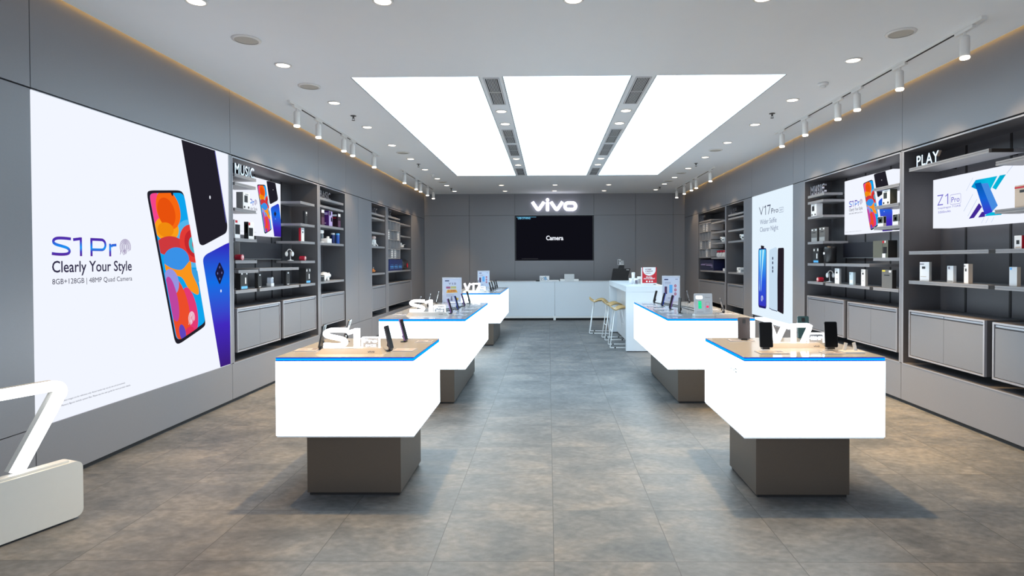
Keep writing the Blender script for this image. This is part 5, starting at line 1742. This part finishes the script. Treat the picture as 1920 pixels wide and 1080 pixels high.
def d_price(t, wd, h):
    Y = -.0026
    b = B(); b.box(-wd * .36, -wd * .14, Y, Y + .0005, h * .85, h * .89); b.to('print', M_ROYAL, t)
    b = B(); b.text('Y15', -wd * .2, h * .72, wd * .42, h * .08, Y, bold=.02); b.to('heading', mat('ink_slate', (.16, .17, .30), .5), t)
    b = B(); b.box(-wd * .30, -wd * .08, Y, Y + .0005, h * .57, h * .65); b.to('print', mat('ink_plum', (.35, .10, .22), .5), t)
    b = B(); b.box(-wd * .06, wd * .22, Y, Y + .0005, h * .57, h * .66); b.to('print', mat('ink_olive', (.50, .50, .20), .5), t)
    b = B(); b.poly(rounded([(-wd * .30, h * .40), (wd * .30, h * .42), (wd * .22, h * .54), (-wd * .24, h * .53)], .01), Y); b.to('price_flash', mat('ink_amber', (.80, .42, .06), .5), t)
    b = B(); b.text('2,299', -wd * .22, h * .425, wd * .42, h * .085, Y - .0008, bold=.03); b.to('price', mat('ink_rust', (.42, .08, .05), .5), t)
    b = B()
    for i in range(3):
        b.box(-wd * .3, wd * (.1 + .05 * i), Y, Y + .0005, h * (.34 - .035 * i), h * (.348 - .035 * i))
    b.poly(rounded([(-wd * .08, h * .10), (wd * .04, h * .10), (wd * .0, h * .27), (-wd * .05, h * .27)], .004), Y)
    b.to('print', mat('ink_slate', (.16, .17, .30), .5), t)
    b = B(); b.poly(ell(wd * .28, h * .17, wd * .06, wd * .06, 16), Y); b.to('print', mat('ink_gold', (.75, .45, .08), .5), t)


def d_zero(t, wd, h):
    Y = -.0026
    b = B(); b.box(-wd * .38, -wd * .16, Y, Y + .0005, h * .84, h * .88); b.to('print', M_ROYAL, t)
    b = B(); b.box(wd * .24, wd * .38, Y, Y + .0005, h * .86, h * .88); b.box(-wd * .36, -wd * .02, Y, Y + .0005, h * .75, h * .762); b.box(-wd * .36, -wd * .02, Y, Y + .0005, h * .70, h * .712); b.box(-wd * .18, -wd * .02, Y, Y + .0005, h * .16, h * .18); b.to('print', mat('ink_slate', (.16, .17, .30), .5), t)
    b = B(); b.poly(rrect(-wd * .36, h * .32, -wd * .22, h * .60, .005), Y); b.to('printed_phone_dark', mat('ink_aubergine', (.06, .02, .09), .4), t)
    b = B(); b.poly(rrect(-wd * .10, h * .36, wd * .08, h * .66, .005), Y); b.to('printed_phone_blue', M_CYAN, t)
    b = B()
    for v in (.62, .47, .32):
        b.ribbon(ell(wd * .24, h * v, wd * .042, h * .042, 16), wd * .04, Y, closed=True)
    b.to('zero_marks', mat('ink_crimson', (.42, .03, .10), .5), t)


poster_stand('acrylic stand with yellow and red price poster at the back of the second left table', -1.312, 8.08, .915, .262, .352, d_price)
poster_stand('acrylic stand with blue poster of three red rings on the farthest left table', -1.344, 12.35, .93, .250, .352, d_zero)
poster_stand('acrylic stand with three-ring blue poster at the back of the long right table', 1.672, 8.12, .915, .243, .365, d_zero)

t = thing('battery_display', 'white upright display with green and red bars at the front of the long right table', 'display stand', (1.588, 6.10, .915), 0)
b = B(); b.box(-.10, .10, -.05, .06, 0, .024, bev=.004); b.to('base', M_WPLAST, t)
Mx = Matrix.Translation((0, .0, .022)) @ Matrix.Rotation(-.12, 4, 'X')
b = B(); b.poly(rrect(-.093, 0, .093, .215, .010), -.006, .012); b.xf(Mx); b.to('panel', mat('display_face', (.58, .60, .64), .4), t)
b = B(); logo(b, -.073, .165, .06, -.0066); b.poly(rounded([(-.075, .158), (-.008, .158), (-.008, .192), (-.075, .192)], .012), -.0064); b.xf(Mx); b.to('badge', EM_SIGN, t)
b = B()
for i in range(5):
    b.poly(rrect(-.052, .06 + i * .0155, -.018, .0735 + i * .0155, .003), -.0064)
b.xf(Mx); b.to('green_bars', emit('green_light', (.0, .72, .28), 1.0), t)
b = B(); b.poly(rrect(.030, .068, .054, .090, .003), -.0064); b.xf(Mx); b.to('red_bar', emit('red_light', (.9, .04, .14), 1.0), t)
b = B(); b.ribbon(rrect(.024, .052, .062, .125, .004), .002, -.0064, closed=True); b.text('Others', .018, .170, .052, .010, -.0064); b.box(-.07, .0, -.0068, -.0062, .024, .027); b.box(.02, .065, -.0068, -.0062, .034, .037); b.xf(Mx); b.to('print', M_INK, t)

# ================================================================== service counter at the back
t = thing('service_counter', 'long white service counter in front of the end wall', 'counter', (0.16, 14.80, 0), 0)
cw = 1.70
b = B()
for xa, xb in ((-cw, -.003), (.003, cw)):
    b.box(xa, xb, 0, .022, .10, .945, bev=.002)
b.to('front_panel', M_WHITE, t)
b = B(); b.box(-cw, cw, -.006, .62, .946, .966, bev=.003); b.to('worktop', M_WHITE, t)
b = B(); b.box(-cw, cw, -.012, .004, .055, .098, bev=.002); b.to('foot_rail', M_WPLAST, t)
b = B(); b.box(-cw + .02, cw - .02, .05, .58, 0, .10); b.to('plinth', M_GAP, t)
b = B(); b.box(-cw, -cw + .02, .022, .60, .10, .945); b.box(cw - .02, cw, .022, .60, .10, .945); b.to('end_panel', M_WHITE, t)
b = B(); b.box(-.035, .025, -.02, .03, 0, .10, bev=.004); b.to('foot', M_WPLAST, t)

t = thing('gift_box', 'small box with grey and blue pattern on the back counter', 'box', (-.095, 14.90, .966), 0)
b = B(); b.box(-.12, .12, 0, .12, 0, .135, bev=.002); b.to('carton', M_WCARD, t)
b = B()
for i in range(22):
    x_, z_ = random.uniform(-.11, .08), random.uniform(.01, .11)
    b.box(x_, x_ + random.uniform(.012, .035), -.0012, -.0002, z_, z_ + random.uniform(.01, .02))
b.to('print', M_GCARD, t)
b = B(); b.poly([(-.03, .10), (.05, .11), (.06, .04), (.02, .02)], -.0016); b.to('print', mat('sky_print', (.25, .42, .62), .5), t)
t = thing('card_reader', 'small black card reader left of the patterned box on the back counter', 'card reader', (-.265, 14.90, .966), .3)
b = B(); b.box(-.04, .04, -.05, .05, 0, .03, bev=.008); b.to('body', M_BLACK, t)
b = B(); b.box(-.03, .03, -.04, .0, .03, .034); b.to('keypad', M_GCARD, t)
t = thing('paper_stack', 'low white papers beside the patterned box on the back counter', 'papers', (.145, 14.92, .966), 0)
b = B(); b.box(-.12, .12, -.02, .20, 0, .030); b.to('sheets', M_WCARD, t)
t = thing('desk_printer', 'white printer with raised cover standing on the back counter', 'printer', (.53, 14.92, .966), 0)
b = B(); b.box(-.235, .235, 0, .26, 0, .052, bev=.008); b.to('base', M_WPLAST, t)
b = B(); b.box(-.125, .125, .02, .22, .052, .178, bev=.010); b.to('body', mat('printer_grey', (.60, .61, .63), .4), t)
b = B(); b.box(-.115, .115, -.004, .02, .006, .045, bev=.004); b.to('paper_tray', mat('printer_grey', (.60, .61, .63), .4), t)

t = thing('cash_terminal', 'black checkout terminal seen from behind on the back counter', 'terminal', (1.85, 15.12, .966), 0)
b = B(); b.poly(rounded([(-.255, 0), (.175, 0), (.175, .10), (.235, .31), (-.205, .31)], .012), -.03, .06); b.to('monitor_back', M_BLACK, t)
b = B(); b.poly(rounded([(-.08, .312), (.075, .312), (.075, .40), (-.045, .40)], .006), -.04, .08); b.to('top_unit', M_BLACK, t)
b = B(); b.box(-.12, .10, -.06, .14, 0, .012); b.to('stand', M_BLACK, t)
b = B(); b.box(.13, .20, -.0315, -.0302, .27, .285); b.to('badge', M_WCARD, t)
t = thing('receipt_display', 'small white and grey unit on top of the black terminal', 'display unit', (1.84, 15.12, 1.367), 0)
b = B(); b.box(-.075, .0, -.035, .035, 0, .145, bev=.006); b.to('body', M_WCARD, t)
b = B(); b.box(.004, .075, -.03, .03, 0, .025); b.box(.004, .075, -.03, .03, .04, .065); b.box(.004, .07, -.03, .03, .085, .105); b.to('paper_stack', M_WCARD, t)
b = B(); b.box(-.066, -.045, -.0365, -.0345, .01, .135); b.box(-.030, -.012, -.0365, -.0345, .07, .12); b.to('dark_strip', M_BLACK, t)

# ================================================================== bar island
IX0, IX1, IY0, IY1, IZ = 1.262, 1.93, 9.66, 12.35, 1.07
t = thing('bar_island', 'tall white bar island with open knee space on the aisle side', 'bar table', ((IX0 + IX1) / 2, (IY0 + IY1) / 2, 0), 0)
hx, hy = (IX1 - IX0) / 2, (IY1 - IY0) / 2
b = B(); b.box(-hx, hx, -hy, hy, IZ - .095, IZ, bev=.003); b.to('worktop', M_WHITE, t)
b = B(); b.box(-hx, hx, -hy, -hy + .085, .012, IZ - .0955, bev=.003); b.to('end_panel', M_WHITE, t)
b = B(); b.box(-hx, hx, hy - .085, hy, .012, IZ - .0955, bev=.003); b.to('end_panel', M_WHITE, t)
b = B(); b.box(-hx + .15, -hx + .19, -hy + .086, hy - .086, .03, IZ - .0955); b.to('modesty_panel', mat('white_lacquer_panel', (.62, .63, .66), .4), t)
b = B(); b.box(-hx + .01, hx - .01, -hy + .01, -hy + .075, 0, .012); b.box(-hx + .01, hx - .01, hy - .075, hy - .01, 0, .012); b.to('plinth', M_GAP, t)

t = thing('card_sign', 'red upright sign with white half circle on the bar island', 'sign', (1.665, 9.86, IZ), 0)
b = B(); b.box(-.128, .128, -.04, .04, 0, .006); b.box(-.128, -.112, -.008, .004, .006, .300); b.box(-.112, .128, -.008, .004, .006, .043); b.to('holder', M_WPLAST, t)
b = B(); b.box(-.112, .128, -.006, .002, .043, .305); b.to('sheet', M_RED, t)
b = B(); b.poly([(-.098, .304)] + arc(.006, .262, .105, 180, 360, 20, .098) + [(.111, .304)], -.0066); b.to('round_label', M_WCARD, t)
b = B(); b.text('HOME', -.060, .258, .10, .022, -.0072, bold=.03); b.text('CREDIT', -.060, .224, .125, .024, -.0072, bold=.03); b.box(-.06, .03, -.0074, -.0068, .200, .206); b.to('heading', mat('ink_maroon', (.20, .04, .08), .5), t)
b = B(); b.text('Mobile', -.045, .130, .10, .022, -.0066, bold=.03); b.text('INSTALLMENT', -.085, .105, .185, .020, -.0066, bold=.03)
for x_ in (-.035, .012, .052):
    b.poly(ell(x_, .070, .014, .014, 14), -.0066)
b.to('print', M_WCARD, t)
b = B(); b.box(.075, .11, -.0092, -.0085, .016, .026); b.to('mark', M_INK, t)

g = 'white cups on the bar island'


def cup(label, x, y, z, r, h, band=None, tall=False, lid=False):
    t = thing('paper_cup', label, 'cup', (x, y, z), 0, g)
    b = B(); b.lathe([(r * .78, 0), (r, h), (r * .92, h), (r * .7, .01)], n=22); b.to('body', M_WCARD, t, smooth=True)
    if band:
        b = B(); b.poly(rrect(-r * .55, h * .12, r * .6, h * .68, .006), -r * .98, .001); b.to('print', band, t)
    if lid:
        b = B(); b.lathe([(r * 1.04, h), (r * 1.04, h + .008), (r * .8, h + .016)], n=22); b.to('lid', M_TRAY, t, smooth=True)
    return t


cup('short white cup at the left of the cup cluster on the bar island', 1.462, 10.50, IZ, .040, .105)
cup('white cup with dark printed picture in the middle of the cup cluster', 1.542, 10.47, IZ, .038, .105, M_INK)
cup('tall white cup standing behind the cluster on the bar island', 1.535, 10.75, IZ, .032, .185, None, True, True)
cup('white cup with small dark mark at the right of the cluster', 1.615, 10.58, IZ, .036, .130, mat('mark_grey', (.40, .38, .38), .5))
t = thing('saucer', 'flat white dish by the cups on the bar island', 'dish', (1.70, 10.35, IZ), 0)
b = B(); b.lathe([(.05, 0), (.085, .012), (.088, .016), (.05, .006)], n=26); b.to('dish', M_WPLAST, t, smooth=True)


# ================================================================== bar stools
def stool(label, x, y, rz):
    t = thing('bar_stool', label, 'bar stool', (x, y, 0), rz, 'bar stools at the island')
    # moulded saddle seat: x across the seat depth (back at -x), y its width
    b = B()
    n, m_ = 18, 14
    V = []
    W2, D2 = .215, .205
    for lay in (0, 1):
        rows = []
        for i in range(n + 1):
            u = -1 + 2 * i / n
            row = []
            for j in range(m_ + 1):
                v = -1 + 2 * j / m_
                wr = (1 - .22 * max(0, abs(u) - .35) ** 2 * 2)
                px = u * D2
                py = v * W2 * wr
                zz = .662
                if u < -.35:
                    zz += .115 * ((-u - .35) / .65) ** 1.7
                zz += .032 * math.cos(2.4 * (u - .25)) * (1 if u > -.6 else .6) - .018
                zz += .030 * abs(v) ** 2.2 * math.cos(2.2 * u) - .045 * max(0, u - .55) * 1.2
                row.append(b.bm.verts.new((px, py, zz - (.020 if lay else 0))))
            rows.append(row)
        V.append(rows)
    for i in range(n):
        for j in range(m_):
            b.bm.faces.new((V[0][i][j], V[0][i + 1][j], V[0][i + 1][j + 1], V[0][i][j + 1]))
            b.bm.faces.new((V[1][i][j], V[1][i][j + 1], V[1][i + 1][j + 1], V[1][i + 1][j]))
    for i in range(n):
        b.bm.faces.new((V[0][i][0], V[1][i][0], V[1][i + 1][0], V[0][i + 1][0]))
        b.bm.faces.new((V[0][i][m_], V[0][i + 1][m_], V[1][i + 1][m_], V[1][i][m_]))
    for j in range(m_):
        b.bm.faces.new((V[0][0][j], V[0][0][j + 1], V[1][0][j + 1], V[1][0][j]))
        b.bm.faces.new((V[0][n][j], V[1][n][j], V[1][n][j + 1], V[0][n][j + 1]))
    b.to('seat', M_WOOD, t, smooth=True)
    for s, nm in ((-1, 'near'), (1, 'far')):
        yb, yt = s * .21, s * .13
        b = B()
        b.tube([(-.115, yt, .650), (-.205, yb, .012), (-.20, yb, .008), (.20, yb, .008), (.205, yb, .012), (.115, yt, .650)], .008, 8)
        fr = b.to('leg_frame', M_STEELW, t, smooth=True)
        for x_ in (-.12, .12):
            b = B(); b.box(x_ - .012, x_ + .012, yb - .010, yb + .010, 0, .018); b.to('foot_pad', M_BLACK, fr)
    for s in (-1, 1):
        xx = s * (.205 - .09 * .38)
        b = B(); b.tube([(xx, -.182, .28), (xx, .182, .28)], .007); b.to('cross_bar', M_STEELW, t)
    b = B(); b.tube([(-.115, -.13, .650), (.115, -.13, .650), (.115, .13, .650), (-.115, .13, .650)], .008, 8, closed=True); b.to('seat_ring', M_STEELW, t)
    return t


stool('bar stool with wooden seat farthest from the camera, pulled out from the island', 1.06, 12.28, -.12)
stool('bar stool with wooden seat in the middle of the three', 1.245, 11.28, .04)
stool('bar stool with wooden seat nearest the camera, partly behind the island end', 1.255, 10.30, -.02)

# ================================================================== big floor sign, left front
dv = Vector((-.14, -.369, 0)).normalized()
ang = math.atan2(-dv.y, -dv.x)      # local +x runs toward the far end of the sign
t = thing('floor_sign', 'large glowing number 7 on a white rounded base at the left front', 'sign', (-2.743, 3.437, 0), ang)
b = B(); b.poly(rrect(-1.35, .012, .012, .338, .042, 6), 0.0, .115); b.to('base', M_SIGNBASE, t)
b = B(); b.box(-1.3, -.06, .02, .095, 0.0, .012); b.to('plinth', M_GAP, t)
b = B(); b.box(-1.30, -.05, .018, .075, .338, .352, bev=.003); b.to('top_ledge', M_SIGNBASE, t)
seven = [(-.54, .794), (-.15, .794)] + arc(-.116, .757, .037, 95, -22, 7) + [(-.30, .352)]
b = B(); b.ribbon(seven, .056, .022, .03)
b.to('number_face', EM_SIGN, t)
b = B(); b.ribbon(seven, .054, .0525, .045); b.to('number_back', M_SIGNBASE, t)
